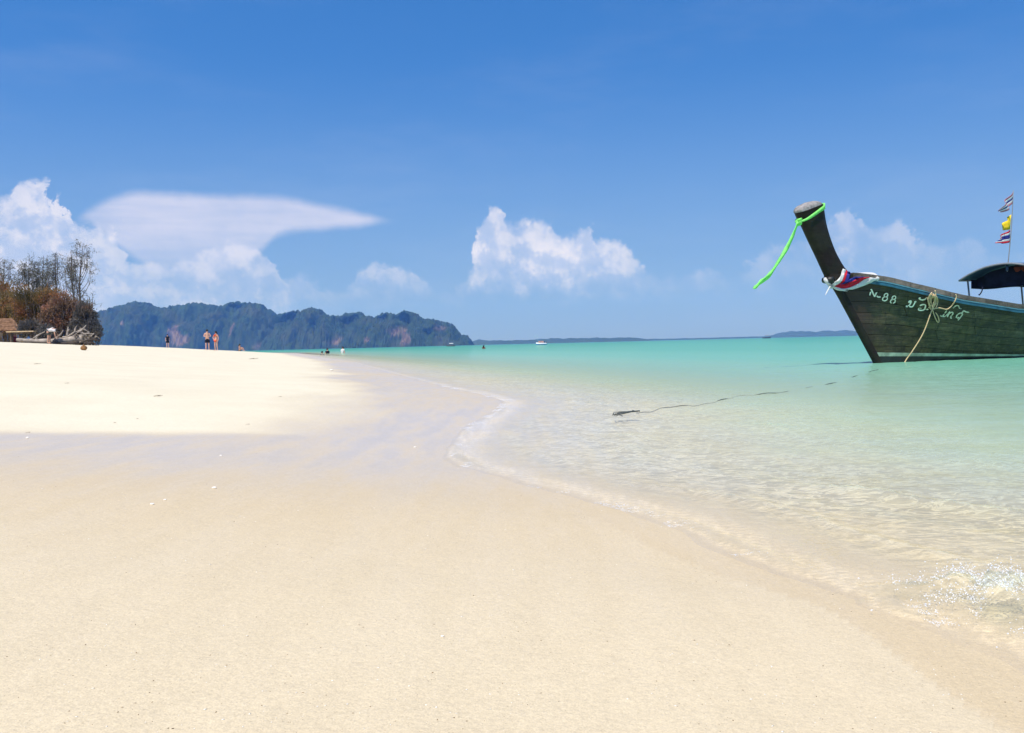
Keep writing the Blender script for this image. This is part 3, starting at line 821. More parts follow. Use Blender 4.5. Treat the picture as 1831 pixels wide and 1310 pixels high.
# thatched shelter at the edge
YS = 66.0
base = on_land(24, YS)
root = empty('beach_shelter', base, 'low shelter with a rusty brown sloping roof at the left edge of the beach', 'shelter')
def quad_slab(pts, th):
    P = [np.asarray(p, float) for p in pts]
    n = np.cross(P[1]-P[0], P[3]-P[0]); n /= np.linalg.norm(n)
    V = P+[p-n*th for p in P]
    return V, [(0, 1, 2, 3), (7, 6, 5, 4), (0, 4, 5, 1), (1, 5, 6, 2), (2, 6, 7, 3), (3, 7, 4, 0)]
rp = local([at_y(22, 570, YS+.5), at_y(42, 592, YS-.8), at_y(-12, 592, YS-.8), at_y(-4, 570, YS+.5)], base)
for i in range(6):
    t0, t1 = i/6, (i+1)/6-.01
    A = lambda t: rp[0]+(rp[1]-rp[0])*t
    Bq = lambda t: rp[3]+(rp[2]-rp[3])*t
    o_ = np.array([0, 0, .015*(i % 2)])
    MB().add(*quad_slab([A(t0)+o_, A(t1)+o_, Bq(t1)+o_, Bq(t0)+o_], .06)).build('roof_panel', M_THATCH, root, False)
for px in (30, 43, 2):
    P = at_y(px, 592, YS-.7); g_ = float(land_z(P[0], P[1]))
    MB().tube(local([(P[0], P[1], g_-.2), (P[0], P[1], P[2])], base), .05, 6).build('post', M_BARK, root)
base = on_land(45, 62.5)
root = empty('bench', base, 'tan plank bench standing in front of the shelter at the left edge', 'bench')
MB().box(at_y(38, 592.5, 62.5)-base, (1.85, .42, .07)).build('plank', M_TAN, root, False)
MB().box(at_y(38, 595, 62.5)-base+np.array([0, .02, -.02]), (1.7, .05, .08)).build('rail', M_BARK, root, False)
for px in (20, 56):
    P = at_y(px, 594, 62.5); g_ = float(land_z(P[0], P[1]))
    MB().box(np.array([P[0], P[1]+.05, (P[2]+g_)/2-.05])-base, (.07, .3, P[2]-g_)).build('leg', M_BARK, root, False)
def lump(name, px, py, Yd, size, mat_, label, cat, seed, part=None):
    P = on_land(px, Yd); B = np.array([P[0], P[1], P[2]])
    root = empty(name, B, label, cat)
    mb = MB().blob((0, 0, size[2]*.9), size, 3, .06, seed=seed)
    mb.build('sack' if part is None else part, mat_, root)
    mb2 = MB().tube(smooth_path([(-size[0]*.4, 0, size[2]*1.6), (0, -.02, size[2]*2.25), (size[0]*.4, 0, size[2]*1.6)], 8), .018, 5)
    mb2.build('strap', mat_, root)
    return root
lump('bag', 52, 598, 63.2, (.20, .14, .22), simple('blue_bag_cloth', (.04, .10, .26), .8), 'blue bag resting under the tan plank bench', 'bag', 3)
lump('bag', 27, 600, 62.9, (.18, .14, .24), simple('maroon_bag_cloth', (.12, .02, .03), .8), 'maroon bag at the left end under the tan plank bench', 'bag', 4)
lump('bag', 65, 603, 61.6, (.14, .12, .20), M_WHITE, 'white plastic bag on the sand right of the bench', 'bag', 5)
lump('bag', 99, 605, 60.2, (.19, .14, .17), M_BLACKC, 'black bag on the log below the bending person', 'bag', 6)

# ------------------------------------------------------------------ people
def skin_mesh(V, E, Rr, root_i=0, sub=1):
    me = bpy.data.meshes.new('tmp'); me.from_pydata([tuple(map(float, v)) for v in V], E, []); me.update()
    o = bpy.data.objects.new('tmp', me); COL.objects.link(o)
    o.modifiers.new('s', 'SKIN')
    for i, r_ in enumerate(Rr):
        sv = me.skin_vertices[0].data[i]
        sv.radius = (r_, r_) if np.isscalar(r_) else r_
        sv.use_root = (i == root_i)
    sb = o.modifiers.new('u', 'SUBSURF'); sb.levels = sub; sb.render_levels = sub
    dg = bpy.context.evaluated_depsgraph_get()
    out = bpy.data.meshes.new_from_object(o.evaluated_get(dg))
    bpy.data.objects.remove(o); bpy.data.meshes.remove(me)
    return out
def pose(kind):
    """joints of a figure 1.75 m tall facing -Y"""
    J = dict(pelvis=(0, 0, .95), waist=(0, 0, 1.08), chest=(0, 0, 1.30), neck=(0, .01, 1.48), head=(0, -.01, 1.60), crown=(0, 0, 1.70))
    for s, n in ((1, 'l'), (-1, 'r')):
        J.update({'sh'+n: (s*.17, 0, 1.41), 'el'+n: (s*.24, .03, 1.13), 'wr'+n: (s*.25, -.05, .90), 'ha'+n: (s*.25, -.08, .80),
                  'hip'+n: (s*.095, 0, .90), 'kn'+n: (s*.11, -.02, .49), 'an'+n: (s*.12, .02, .08), 'to'+n: (s*.14, -.15, .03)})
    if kind == 'hold':      # hands brought together before the belly
        J.update(ell=(.27, -.05, 1.16), wrl=(.12, -.25, 1.14), hal=(.05, -.29, 1.15), elr=(-.27, -.05, 1.16), wrr=(-.12, -.25, 1.14), har=(-.05, -.29, 1.15), head=(0, -.05, 1.59), crown=(0, -.03, 1.69))
    if kind == 'hips':
        J.update(wrr=(-.16, -.06, 1.0), har=(-.11, -.09, .98), elr=(-.36, .05, 1.16))
    if kind == 'bend':      # doubled over, reaching for the ground (towards +X)
        J.update(pelvis=(0, 0, .86), waist=(.13, 0, .97), chest=(.36, 0, .98), neck=(.53, 0, .86), head=(.63, 0, .76), crown=(.68, 0, .67))
        for s, n in ((1, 'l'), (-1, 'r')):
            J.update({'sh'+n: (.46, s*.17, .90), 'el'+n: (.50, s*.20, .63), 'wr'+n: (.52, s*.15, .40), 'ha'+n: (.53, s*.13, .30),
                      'hip'+n: (-.03, s*.10, .83), 'kn'+n: (.03, s*.12, .46), 'an'+n: (-.04, s*.13, .08), 'to'+n: (.13, s*.14, .03)})
    if kind == 'sit':
        J.update(pelvis=(0, 0, .13), waist=(0, -.02, .27), chest=(0, -.04, .48), neck=(0, -.05, .66), head=(0, -.08, .78), crown=(0, -.07, .88))
        for s, n in ((1, 'l'), (-1, 'r')):
            J.update({'sh'+n: (s*.17, -.04, .59), 'el'+n: (s*.22, -.22, .42), 'wr'+n: (s*.14, -.42, .46), 'ha'+n: (s*.08, -.47, .47),
                      'hip'+n: (s*.10, -.04, .12), 'kn'+n: (s*.13, -.44, .46), 'an'+n: (s*.12, -.62, .08), 'to'+n: (s*.13, -.78, .03)})
    return J
RAD = dict(pelvis=(.155, .115), waist=(.135, .10), chest=(.165, .115), neck=(.055, .055), head=(.088, .10), crown=(.055, .06), sh=.062, el=.043, wr=.03, ha=.036, hip=.092, kn=.06, an=.04, to=.035)
def person(P, height, rz, kind, label, skin, clothes, hair='short', female=False, group=None):
    root = empty('person', P, label, 'person', group, rz)
    k = height/1.75
    J = {n: np.array(v)*k for n, v in pose(kind).items()}
    names = list(J); ix = {n: i for i, n in enumerate(names)}
    E = [('pelvis', 'waist'), ('waist', 'chest'), ('chest', 'neck'), ('neck', 'head'), ('head', 'crown')]
    for n in 'lr': E += [('chest', 'sh'+n), ('sh'+n, 'el'+n), ('el'+n, 'wr'+n), ('wr'+n, 'ha'+n), ('pelvis', 'hip'+n), ('hip'+n, 'kn'+n), ('kn'+n, 'an'+n), ('an'+n, 'to'+n)]
    sc = .9 if female else 1.0
    def R(n):
        r_ = RAD.get(n, RAD.get(n[:-1]))
        return tuple(x*k*sc for x in r_) if not np.isscalar(r_) else r_*k*sc
    me = skin_mesh([J[n] for n in names], [(ix[a_], ix[b_]) for a_, b_ in E], [R(n) for n in names])
    link('body', me, skin, root)
    def wear(name, nodes, edges, grow, m_):
        iy = {n: i for i, n in enumerate(nodes)}
        pts = []
        for n in nodes:
            if '>' in n:
                a_, b_, f_ = n.split('>'); pts.append(J[a_]+(J[b_]-J[a_])*float(f_))
            else: pts.append(J[n])
        rr_ = []
        for n in nodes:
            q = R(n.split('>')[0]); rr_.append(tuple(x+grow*k for x in q) if not np.isscalar(q) else q+grow*k)
        link(name, skin_mesh(pts, [(iy[a_], iy[b_]) for a_, b_ in edges], rr_), m_, root)
    for what, m_ in clothes:
        if what == 'shorts':
            wear('shorts', ['pelvis', 'waist>pelvis>.5', 'hipl', 'hipr', 'hipl>knl>.75', 'hipr>knr>.75'], [('pelvis', 'waist>pelvis>.5'), ('pelvis', 'hipl'), ('pelvis', 'hipr'), ('hipl', 'hipl>knl>.75'), ('hipr', 'hipr>knr>.75')], .026, m_)
        if what == 'trunks':
            wear('bikini_bottom', ['pelvis', 'hipl', 'hipr'], [('pelvis', 'hipl'), ('pelvis', 'hipr')], .012, m_)
        if what == 'top':
            wear('bikini_top', ['chest', 'chest>shl>.5', 'chest>shr>.5'], [('chest', 'chest>shl>.5'), ('chest', 'chest>shr>.5')], .010, m_)
        if what == 'shirt':
            wear('shirt', ['waist', 'pelvis>waist>.4', 'chest', 'shl', 'shr', 'shl>ell>.55', 'shr>elr>.55', 'chest>neck>.6'], [('waist', 'pelvis>waist>.4'), ('waist', 'chest'), ('chest', 'shl'), ('chest', 'shr'), ('shl', 'shl>ell>.55'), ('shr', 'shr>elr>.55'), ('chest', 'chest>neck>.6')], .036, m_)
    ax = (J['crown']-J['neck']); ax /= np.linalg.norm(ax)
    fw = np.array([0, -1.0, 0]) if kind != 'bend' else np.array([.5, 0, -.85])
    c = J['head']+ax*.045*k-fw*.025*k
    hb = MB().blob(c, (.105*k, .115*k, .105*k), 2, .05, seed=3)
    if hair == 'long':
        hb.tube(smooth_path([c-fw*.06*k, J['neck']-fw*.10*k, J['neck']-fw*.11*k+np.array([0, 0, -.14*k])], 6), np.array([.09, .085, .08, .07, .06, .04])*k, 7)
    hb.build('hair', M_HAIR, root)
    for s in (-1, 1):
        sd = np.cross(ax, fw)
        MB().blob(J['head']+fw*.088*k+sd*s*.032*k+ax*.01*k, (.013*k,)*3, 1, 0).build('eye', M_HAIR, root)
    MB().blob(J['head']+fw*.105*k-ax*.012*k, (.015*k, .02*k, .02*k), 1, 0).build('nose', skin, root)
    return root
def stand(px, py_foot, py_head, Yd, **kw):
    """feet on the sand in this column; Yd from the size of the figure"""
    P = on_land(px, Yd)
    return P
hgt = lambda dpx, Yd: dpx/F_PX*Yd
P = on_land(371, 76); person(P, 1.76, .5, 'hold', 'bare-chested person in black shorts standing beside the person in a bikini', M_SKIN2, [('shorts', M_BLACKC)])
P = on_land(386.5, 75.5); person(P, 1.62, -.35, 'hips', 'long-haired person in an orange bikini standing on the beach crest', M_SKIN2, [('trunks', M_ORANGE), ('top', M_ORANGE)], 'long', True)
P = on_land(300, 112); person(P, 1.65, .6, 'stand', 'person in black shirt and shorts standing alone on the beach crest', M_SKIN2, [('shirt', M_BLACKC), ('shorts', M_BLACKC)], 'short')
P = on_land(428, 112); person(P, 1.65, 1.2, 'sit', 'person sitting on the sand crest right of the couple', M_SKIN, [('trunks', M_GREYC)], 'long', True)
P = on_land(88, 60.4); person(P, 1.72, 0, 'bend', 'person in white shirt and dark shorts bending over the driftwood log', M_SKIN, [('shirt', M_WHITE), ('shorts', M_GREYC)], 'long')
def bather(px, py, zoff, Yd, lab, skin, cl, rz, hair='short', grp=None):
    A = at_y(px, py, Yd)
    return person(np.array([A[0], Yd, zoff]), 1.7, rz, 'stand', lab, skin, cl, hair, False, grp)
bather(585.5, 630, -1.15, 92, 'dark-haired bather standing chest-deep off the sand spit, left of the pair', M_SKIN, [('shirt', M_BLACKC)], .8)
bather(613, 629, -1.02, 92, 'bather in a pale top standing chest-deep off the sand spit, right of the pair', M_SKIN2, [('shirt', M_WHITE)], -.6)
bather(576, 632, -1.42, 88, 'bather with only head and shoulders above the water, left of the pair', M_SKIN, [('shirt', M_BLACKC)], .2)
bather(865, 621, -1.25, 118, 'lone swimmer with head and shoulders above the turquoise water', M_SKIN, [('shirt', M_RUST)], 2.6, 'long')

# ------------------------------------------------------------------ coconut and debris on the sand
P = ground_px(150, 626)
sz = 10/F_PX*P[1]
root = empty('coconut_husk', P, 'brown coconut husk lying on the pale sand below the driftwood', 'coconut')
MB().blob((0, 0, sz*.42), (sz*.58, sz*.5, sz*.46), 3, .07, seed=8).build('husk', M_HUSK, root)
MB().add(*tube_np([(sz*.05, -.1*sz, sz*.6), (sz*.02, -.15*sz, sz*1.02)], [sz*.34, sz*.10], 6)).build('torn_fibre', M_HUSK, root)
def twig(px, py, wpx, lab, seed, kind='twig'):
    P = ground_px(px, py)
    L = wpx/F_PX*P[1]
    rs = random.Random(seed)
    root = empty(kind, P+np.array([0, 0, .004]), lab, 'twig' if kind == 'twig' else 'leaf', 'beach litter on the dry sand', rs.uniform(-.3, .3))
    pts = [(-L/2, 0, .0), (-L*.15, L*.1, L*.05), (L*.2, -.03*L, L*.03), (L/2, L*.05, L*.10)]
    MB().tube(smooth_path(pts, 10), np.linspace(L*.035, L*.015, 10), 5).build('stem', M_TWIG, root)
    mb = MB()
    for q in range(2):
        x = L*rs.uniform(-.2, .4); w = L*.16; up = L*.12
        V = [(x-w, -w*.3, .004), (x, -w*.8, up*.6), (x+w, 0, up), (x, w*.6, up*.4)]
        mb.add(V, [(0, 1, 2), (0, 2, 3)])
    mb.build('dry_leaf', M_TWIG, root, False)
for i, (px, py, w, lab) in enumerate([(283, 709, 17, 'curled brown twig in the middle of the bright dry sand'), (120, 686, 8, 'small twig on the dry sand at the left'), (67, 651, 12, 'dry twig on the sand below the driftwood log'), (453, 642, 17, 'flat forked twig near the crest below the seated person'), (501, 710, 7, 'short dark twig at the right end of the dry sand'), (205, 757, 6, 'tiny twig left of its neighbour just above the swash mark'), (246, 750, 6, 'tiny twig just above the swash mark, right of its neighbour'), (443, 760, 8, 'small stalk of seaweed by the swash mark below the dry sand'), (50, 775, 8, 'bit of dry weed lying on the swash mark at the left edge')]):
    twig(px, py, w, lab, 60+i)
def shell(px, py, w, lab, seed):
    P = ground_px(px, py); L = w/F_PX*P[1]/2
    o = MB().blob((0, 0, L*.3), (L, L*.7, L*.45), 2, .10, seed=seed).build('shell', M_SHELL)
    o.location = P; tag(o, lab, 'shell', 'shell bits on the wet sand')
for i, (px, py, w, lab) in enumerate([(383, 873, 9, 'elongated white shell bit on the grey wet sand'), (49, 783, 6, 'white shell bit just below the swash mark at the left'), (295, 894, 6, 'white shell bit left of centre on the foreground sand'), (272, 902, 8, 'cream shell bit beside a white one on the foreground sand'), (593, 662, 6, 'bright white shell bit on the far wet sand'), (742, 800, 5, 'small white shell bit near the water tip'), (395, 815, 5, 'small shell bit in the middle of the wet band'), (791, 1138, 7, 'pale shell bit low in the middle of the foreground')]):
    shell(px, py, w, lab, i)
# loose grit strewn over the near sand
def scatter(name, n, mat_, label, rmin, rmax, smin, smax, seed, dens_pow=1.6, a0=-.56, a1=.56):
    g = np.random.default_rng(seed)
    r_ = rmin*(rmax/rmin)**(g.random(n*2)**dens_pow); a_ = g.uniform(a0, a1, n*2)
    x = r_*np.sin(a_); y = r_*np.cos(a_)
    keep = shore_s(x, y) > .02
    cl = fbm(x*3, y*3, 3) > -.15
    x = x[keep & cl][:n]; y = y[keep & cl][:n]; m = len(x)
    z = land_z(x, y)
    base = np.array([(1, 0, 0), (-1, 0, 0), (0, 1, 0), (0, -1, 0), (0, 0, 1), (0, 0, -1)], float)
    fc = np.array([(0, 2, 4), (2, 1, 4), (1, 3, 4), (3, 0, 4), (2, 0, 5), (1, 2, 5), (3, 1, 5), (0, 3, 5)])
    s = smin*(smax/smin)**(g.random((m, 1, 1))**2.2)
    th = g.uniform(0, 6.28, m)
    sc = np.stack([g.uniform(.6, 1.7, m), g.uniform(.4, 1, m), g.uniform(.3, .7, m)], 1)[:, None, :]
    V = base[None]*sc*s*g.uniform(.75, 1.25, (m, 6, 1))
    ca, sa = np.cos(th)[:, None], np.sin(th)[:, None]
    V = np.stack([V[..., 0]*ca-V[..., 1]*sa, V[..., 0]*sa+V[..., 1]*ca, V[..., 2]], -1)
    V += np.stack([x, y, z+s[:, 0, 0]*.12], -1)[:, None, :]
    Fq = (fc[None]+6*np.arange(m)[:, None, None]).reshape(-1, 3)
    o = link(name, mesh_np(name, V.reshape(-1, 3), Fq), mat_, None, False)
    return tag(o, label, None, None, 'stuff')
scatter('grit', 2000, M_GRIT, 'dark grit strewn over the near sand', .9, 7, .0004, .0014, 3)
scatter('shell_grit', 1500, M_SHELL, 'white shell grit strewn over the near sand', .9, 9, .0005, .0020, 4)

# ------------------------------------------------------------------ foam
def bubbles(name, C, Rr, label):
    bm = bmesh.new(); bmesh.ops.create_icosphere(bm, subdivisions=1, radius=1.0)
    bv = np.array([v.co[:] for v in bm.verts]); bf = np.array([[v.index for v in f.verts] for f in bm.faces]); bm.free()
    m = len(C)
    V = bv[None]*Rr[:, None, None]*np.array([1, 1, .75])+C[:, None, :]
    Fq = (bf[None]+len(bv)*np.arange(m)[:, None, None]).reshape(-1, 3)
    o = link(name, mesh_np(name, V.reshape(-1, 3), Fq), M_FOAM)
    return tag(o, label, None, None, 'stuff')
g = np.random.default_rng(31)
def water_h(x, y):
    # height of the built sea at scattered points (nearest mesh vertex)
    ri = np.clip(np.round(np.log(np.hypot(x, y)/1.0)/math.log(R_SEA/1.0)*559).astype(int), 0, 559)
    ai = np.clip(np.round((np.arctan2(x, y)+.56)/1.12*619).astype(int), 0, 619)
    return h[ri, ai]
n = 22000
x = SPL[0]+.02+g.normal(0, .095, n); y = SPL[1]-.03+g.normal(0, .17, n)
cl = .75*fbm(x*6+1, y*6, 4)+.8*fbm(x*17+4, y*17, 3)+.75*splash_mask(x, y)
k = (cl > .42) & (np.abs(np.arctan2(x, y)) < .55) & (np.hypot(x, y) > 1.05)
x, y = x[k][:2600], y[k][:2600]
wl = np.maximum(water_h(x, y), land_z(x, y))
C = np.stack([x, y, wl+g.exponential(.007, len(x))], -1)
bubbles('splash_foam', C, .0005*(4.6**(g.random(len(x))**2.6)), 'white bubbles of the small wave breaking by the near water edge')
n = 90000
yy = 1.4*(12/1.4)**g.random(n); ss = np.abs(g.normal(0, .035, n))*np.sqrt(yy/2)
off = g.choice([0.0, .0, .34, .85], n)
lx = np.interp(yy, _ly, _lxs)+ss*.8-.01+off*(1+.5*fbm(yy*.7+5, yy*0+5, 3))
cl = fbm(lx*5, yy*4, 4)
k = (cl > np.where(off > 0, .62, .12))
lx, yy = lx[k][:3000], yy[k][:3000]
wl = np.maximum(water_h(lx, yy), land_z(lx, yy))
bubbles('wash_foam', np.stack([lx, yy, wl+.001], -1), .00038*yy**.45*(2.6**(g.random(len(yy))**2.5)), 'fine bubbles along the edge of the wash on the sand')

# ------------------------------------------------------------------ the long-tail boat
TH = math.radians(30)
BOW = at_z(1562, 649)
AX = np.array([math.cos(TH), math.sin(TH), 0]); NX = np.array([math.sin(TH), -math.cos(TH), 0])     # aft, towards the viewer
def bw(l, b, z): return AX*l+NX*b+np.array([0, 0, z])          # relative to the bow waterline point
boat = empty('longtail_boat', BOW, 'dark wooden long-tail boat with tall upswept prow floating at the right', 'boat')
def boat_px(px, py, b=0.0):
    d = pix_ray(px, py); C0 = np.array([0, 0, EYE])-BOW
    t = (b-C0 @ NX)/(d @ NX); P = C0+d*t
    return np.array([P @ AX, b, P[2]])
STEM = np.array([(-.45, .36), (0, .05), (.11, -.03), (.52, -.34), (.88, -.61), (1.29, -.93), (1.52, -1.16)])
SHEER = np.array([(-1.16, 1.54), (-.6, 1.53), (-.07, 1.46), (.43, 1.335), (.92, 1.225), (1.34, 1.135), (2.73, .96), (5, .88), (7, .95), (9, 1.2)])
BEAM = np.array([(-1.16, .045), (-.6, .17), (0, .33), (.6, .48), (1.3, .62), (2.7, .80), (4.5, .88), (6.5, .85), (9, .55)])
ZK = -.42; LEN = 9.0
def hull(u, v, side=1, out=0.0):
    ls = -1.16+(LEN+1.16)*u
    zs = np.interp(ls, SHEER[:, 0], SHEER[:, 1]); bs = np.interp(ls, BEAM[:, 0], BEAM[:, 1])
    z = ZK+(zs-ZK)*v
    l0 = np.interp(z, STEM[:, 0], STEM[:, 1])
    l = l0+(LEN-l0)*u
    p = .85-.40*np.clip(u/.35, 0, 1)
    b = .035*(v > -1)+(bs-.035)*np.clip(v, 0, 1)**p*np.clip(1, 0, 1)
    return l, (b+out)*side, z
def uv_at(l, z):
    """surface coordinates of the side at length l and height z"""
    u = (l+1.16)/(LEN+1.16)
    for _ in range(25):
        ls = -1.16+(LEN+1.16)*u
        l0 = np.interp(z, STEM[:, 0], STEM[:, 1])
        u = np.clip((l-l0)/(LEN-l0), 0, 1)
    zs = np.interp(-1.16+(LEN+1.16)*u, SHEER[:, 0], SHEER[:, 1])
    return u, (z-ZK)/(zs-ZK)
def hull_pt(u, v, side, out=0.0): return bw(*hull(u, v, side, out))
# inner shell
nu, nv = 70, 14
us = np.linspace(0, 1, nu)**1.35
for side in (1, -1):
    V = [hull_pt(u, v, side, -.028) for u in us for v in np.linspace(0, 1, nv)]
    o = link('inner_shell', mesh_np('inner_shell', np.array(V), grid_faces(nu, nv)), M_INNER, boat)
# strakes of planks
vb = [0, .14, .26, .37, .475, .575, .675, .775, .875, .985]
rp_ = random.Random(9)
for side in (1, -1):
    for j in range(len(vb)-1):
        cuts = [0.0]+sorted(rp_.uniform(.10, .95) for _ in range(3))+[1.0]
        for c0_, c1_ in zip(cuts[:-1], cuts[1:]):
            if c1_-c0_ < .03: continue
            pu = np.linspace(c0_+.0006*(c0_ > 0), c1_-.0006, max(4, int((c1_-c0_)*34)))
            pr = rp_.uniform(-.003, .004)
            lo = [vb[j]+.0018, (vb[j]+vb[j+1])/2, vb[j+1]-.0018]
            V = []; nn = len(pu)
            for u in pu:
                for q, v in enumerate(lo): V.append(hull_pt(u, v, side, pr+.002*(q == 1)))
                for v in lo[::-1]: V.append(hull_pt(u, v, side, pr-.024))
            Fs = [(i*6+q, i*6+(q+1) % 6, (i+1)*6+(q+1) % 6, (i+1)*6+q) for i in range(nn-1) for q in range(6)]
            Fs += [tuple(range(6))[::-1], tuple((nn-1)*6+q for q in range(6))]
            if side < 0: Fs = [f[::-1] for f in Fs]
            MB().add(V, Fs).build('plank', M_PLANK, boat, False)
def strip(z_of_l, h_of_l, l0, l1, out, n=60, side=1):
    """painted or fixed band along the side"""
    V = []
    for l in np.linspace(l0, l1, n):
        z0 = z_of_l(l); z1 = z0+h_of_l(l)
        for z, o_ in ((z0, out), (z1, out), (z1, -.02), (z0, -.02)):
            u, v = uv_at(l, z); V.append(hull_pt(u, v, side, o_))
    Fs = [(i*4+q, i*4+(q+1) % 4, (i+1)*4+(q+1) % 4, (i+1)*4+q) for i in range(n-1) for q in range(4)]
    return V, Fs+[(3, 2, 1, 0), tuple((n-1)*4+q for q in range(4))]
tri = lambda l: np.interp(l, [-.1, 3.4, 9], [.125, .028, -.05])
for side in (1, -1):
    MB().add(*strip(tri, lambda l: np.interp(l, [0, 3.4, 9], [.070, .035, .03]), -.02, 8.6, .009, 60, side)).build('waterline_stripe', M_PALEGREEN, boat, False)
    MB().add(*strip(lambda l: -.16, lambda l: tri(l)+.158, .05, 8.6, .008, 60, side)).build('bottom_paint', M_BOOT, boat, False)
def sweep(b0, b1, z0, z1, u0, u1, n=60, side=1):
    """square timber along the sheer"""
    V = []
    for u in np.linspace(u0, u1, n):
        l, b, z = hull(u, 1.0, 1)
        for db, dz in ((b1, z0), (b1, z1), (b0, z1), (b0, z0)): V.append(bw(l, side*(b+db), z+dz))
    Fs = [(i*4+q, i*4+(q+1) % 4, (i+1)*4+(q+1) % 4, (i+1)*4+q) for i in range(n-1) for q in range(4)]
    return V, Fs+[(3, 2, 1, 0), tuple((n-1)*4+q for q in range(4))]
for side in (1, -1):
    MB().add(*sweep(-.05, .030, -.030, .055, .045, 1, 70, side)).build('gunwale', M_RAIL, boat, False)
    MB().add(*sweep(-.01, .020, -.050, -.032, .075, 1, 70, side)).build('rail_line', M_PALEBLUE, boat, False)
    MB().add(*sweep(-.01, .014, -.105, -.052, .075, 1, 70, side)).build('rubbing_strake', M_BLUE, boat, False)
    MB().add(*sweep(-.02, .022, -.11, .03, .0, .05, 12, side)).build('bow_cheek', M_STEM, boat, False)
# decks, frames and transom
V = []; 
for u in np.linspace(.01, .985, 40):
    l, b, z = hull(u, .62, 1, -.03); V += [bw(l, b, z), bw(l, -b, z)]
link('floor_boards', mesh_np('floor_boards', np.array(V), grid_faces(40, 2)), M_RAIL, boat, False)
V = []
for u in np.linspace(.005, .17, 14):
    l, b, z = hull(u, .97, 1, -.03); V += [bw(l, b, z), bw(l, 0, z+.03), bw(l, -b, z)]
link('fore_deck', mesh_np('fore_deck', np.array(V), grid_faces(14, 3)), M_RAIL, boat, False)
tb = [hull_pt(1, v, 1) for v in np.linspace(0, 1, 8)]+[hull_pt(1, v, -1) for v in np.linspace(1, 0, 8)]
MB().add(tb+[p+AX*.05 for p in tb], [tuple(range(16)), tuple(range(31, 15, -1))]+[(q, (q+1) % 16, 16+(q+1) % 16, 16+q) for q in range(16)]).build('transom', M_PLANK, boat, False)
for l in (1.6, 3.2, 4.8, 6.4):
    u, v = uv_at(l, .75); _, b, z = hull(u, v, 1, -.03)
    MB().box(bw(l, 0, z), (.22, 2*b, .045), TH).build('thwart', M_RAIL, boat, False)
# stem and prow post
def loft(front, back, tf, tb_, n):
    """solid between two curves of the centre plane; tf, tb_ half thickness"""
    Fp = smooth_path(front, n); Bp = smooth_path(back, n)
    V = []
    for i in range(n):
        f_, b_ = Fp[i], Bp[i]; t0 = np.interp(i/(n-1), *tf); t1 = np.interp(i/(n-1), *tb_)
        q1 = f_*.8+b_*.2; q2 = f_*.2+b_*.8
        ring = [(f_, 0), (f_*.94+b_*.06, t0*.7), (q1, t0), (q2, t1), (b_*.96+f_*.04, t1*.8), (b_, 0), (b_*.96+f_*.04, -t1*.8), (q2, -t1), (q1, -t0), (f_*.94+b_*.06, -t0*.7)]
        for p, b in ring: V.append(bw(p[0], b, p[1]))
    k = 10
    Fs = [(i*k+q, i*k+(q+1) % k, (i+1)*k+(q+1) % k, (i+1)*k+q) for i in range(n-1) for q in range(k)]
    Fs += [tuple(range(k))[::-1], tuple((n-1)*k+q for q in range(k))]
    return V, Fs
def cpx(pts): return [boat_px(*p)[[0, 2]] for p in pts]
stem_f = [(STEM[i, 1]-.035, STEM[i, 0]) for i in range(len(STEM))]
stem_b = [(STEM[i, 1]+.12, STEM[i, 0]+.02) for i in range(len(STEM))]
MB().add(*loft(stem_f, stem_b, ([0, 1], [.045, .055]), ([0, 1], [.06, .075]), 24)).build('stem', M_STEM, boat)
front = cpx([(1482, 506), (1475, 491), (1462.4, 462), (1446.8, 428.3), (1433.8, 399.7), (1427.4, 388), (1424.8, 380.5)])
back = cpx([(1530, 502), (1508, 482), (1493.5, 459.4), (1483.2, 436), (1472.8, 402.3), (1467.6, 374), (1465, 364.8)])
MB().add(*loft(front, back, ([0, .6, 1], [.07, .10, .125]), ([0, .6, 1], [.10, .10, .125]), 26)).build('prow_post', M_STEM, boat)
# worn end-grain cap of the post, domed
f_, b_ = np.array(front[-1]), np.array(back[-1])
axd = (b_-f_)
up_ = np.array([-axd[1], axd[0]]); up_ = up_/np.linalg.norm(up_); up_ = up_ if up_[1] > 0 else -up_
V = []
nr_ = 7; kk = 16
for i in range(nr_):
    fz = i/(nr_-1)
    sc = math.sqrt(max(0, 1-fz**2.2))*.5
    for q in range(kk):
        an = 2*math.pi*q/kk
        ca_, sa_ = math.cos(an), math.sin(an)
        e_ = lambda w: math.copysign(abs(w)**.55, w)
        p = (f_+b_)/2+axd*e_(ca_)*sc*1.0-axd*.08*fz+up_*fz*.115
        V.append(bw(p[0], .126*e_(sa_)*sc*2, p[1]))
Fs = [(i*kk+q, i*kk+(q+1) % kk, (i+1)*kk+(q+1) % kk, (i+1)*kk+q) for i in range(nr_-1) for q in range(kk)]
MB().add(V, Fs).build('post_end', M_ENDGRAIN, boat)
MB().tube([bw(-1.12, -.10, 1.47), bw(-1.14, 0, 1.46), bw(-1.12, .10, 1.47)], [.055, .06, .055], 8).build('bow_block', M_BOOT, boat)
MB().add(*loft(cpx([(1474.5, 497), (1483, 508)]), cpx([(1545, 500), (1545, 512)]), ([0, 1], [.085, .075]), ([0, 1], [.12, .12]), 4)).build('breast_hook', M_STEM, boat)

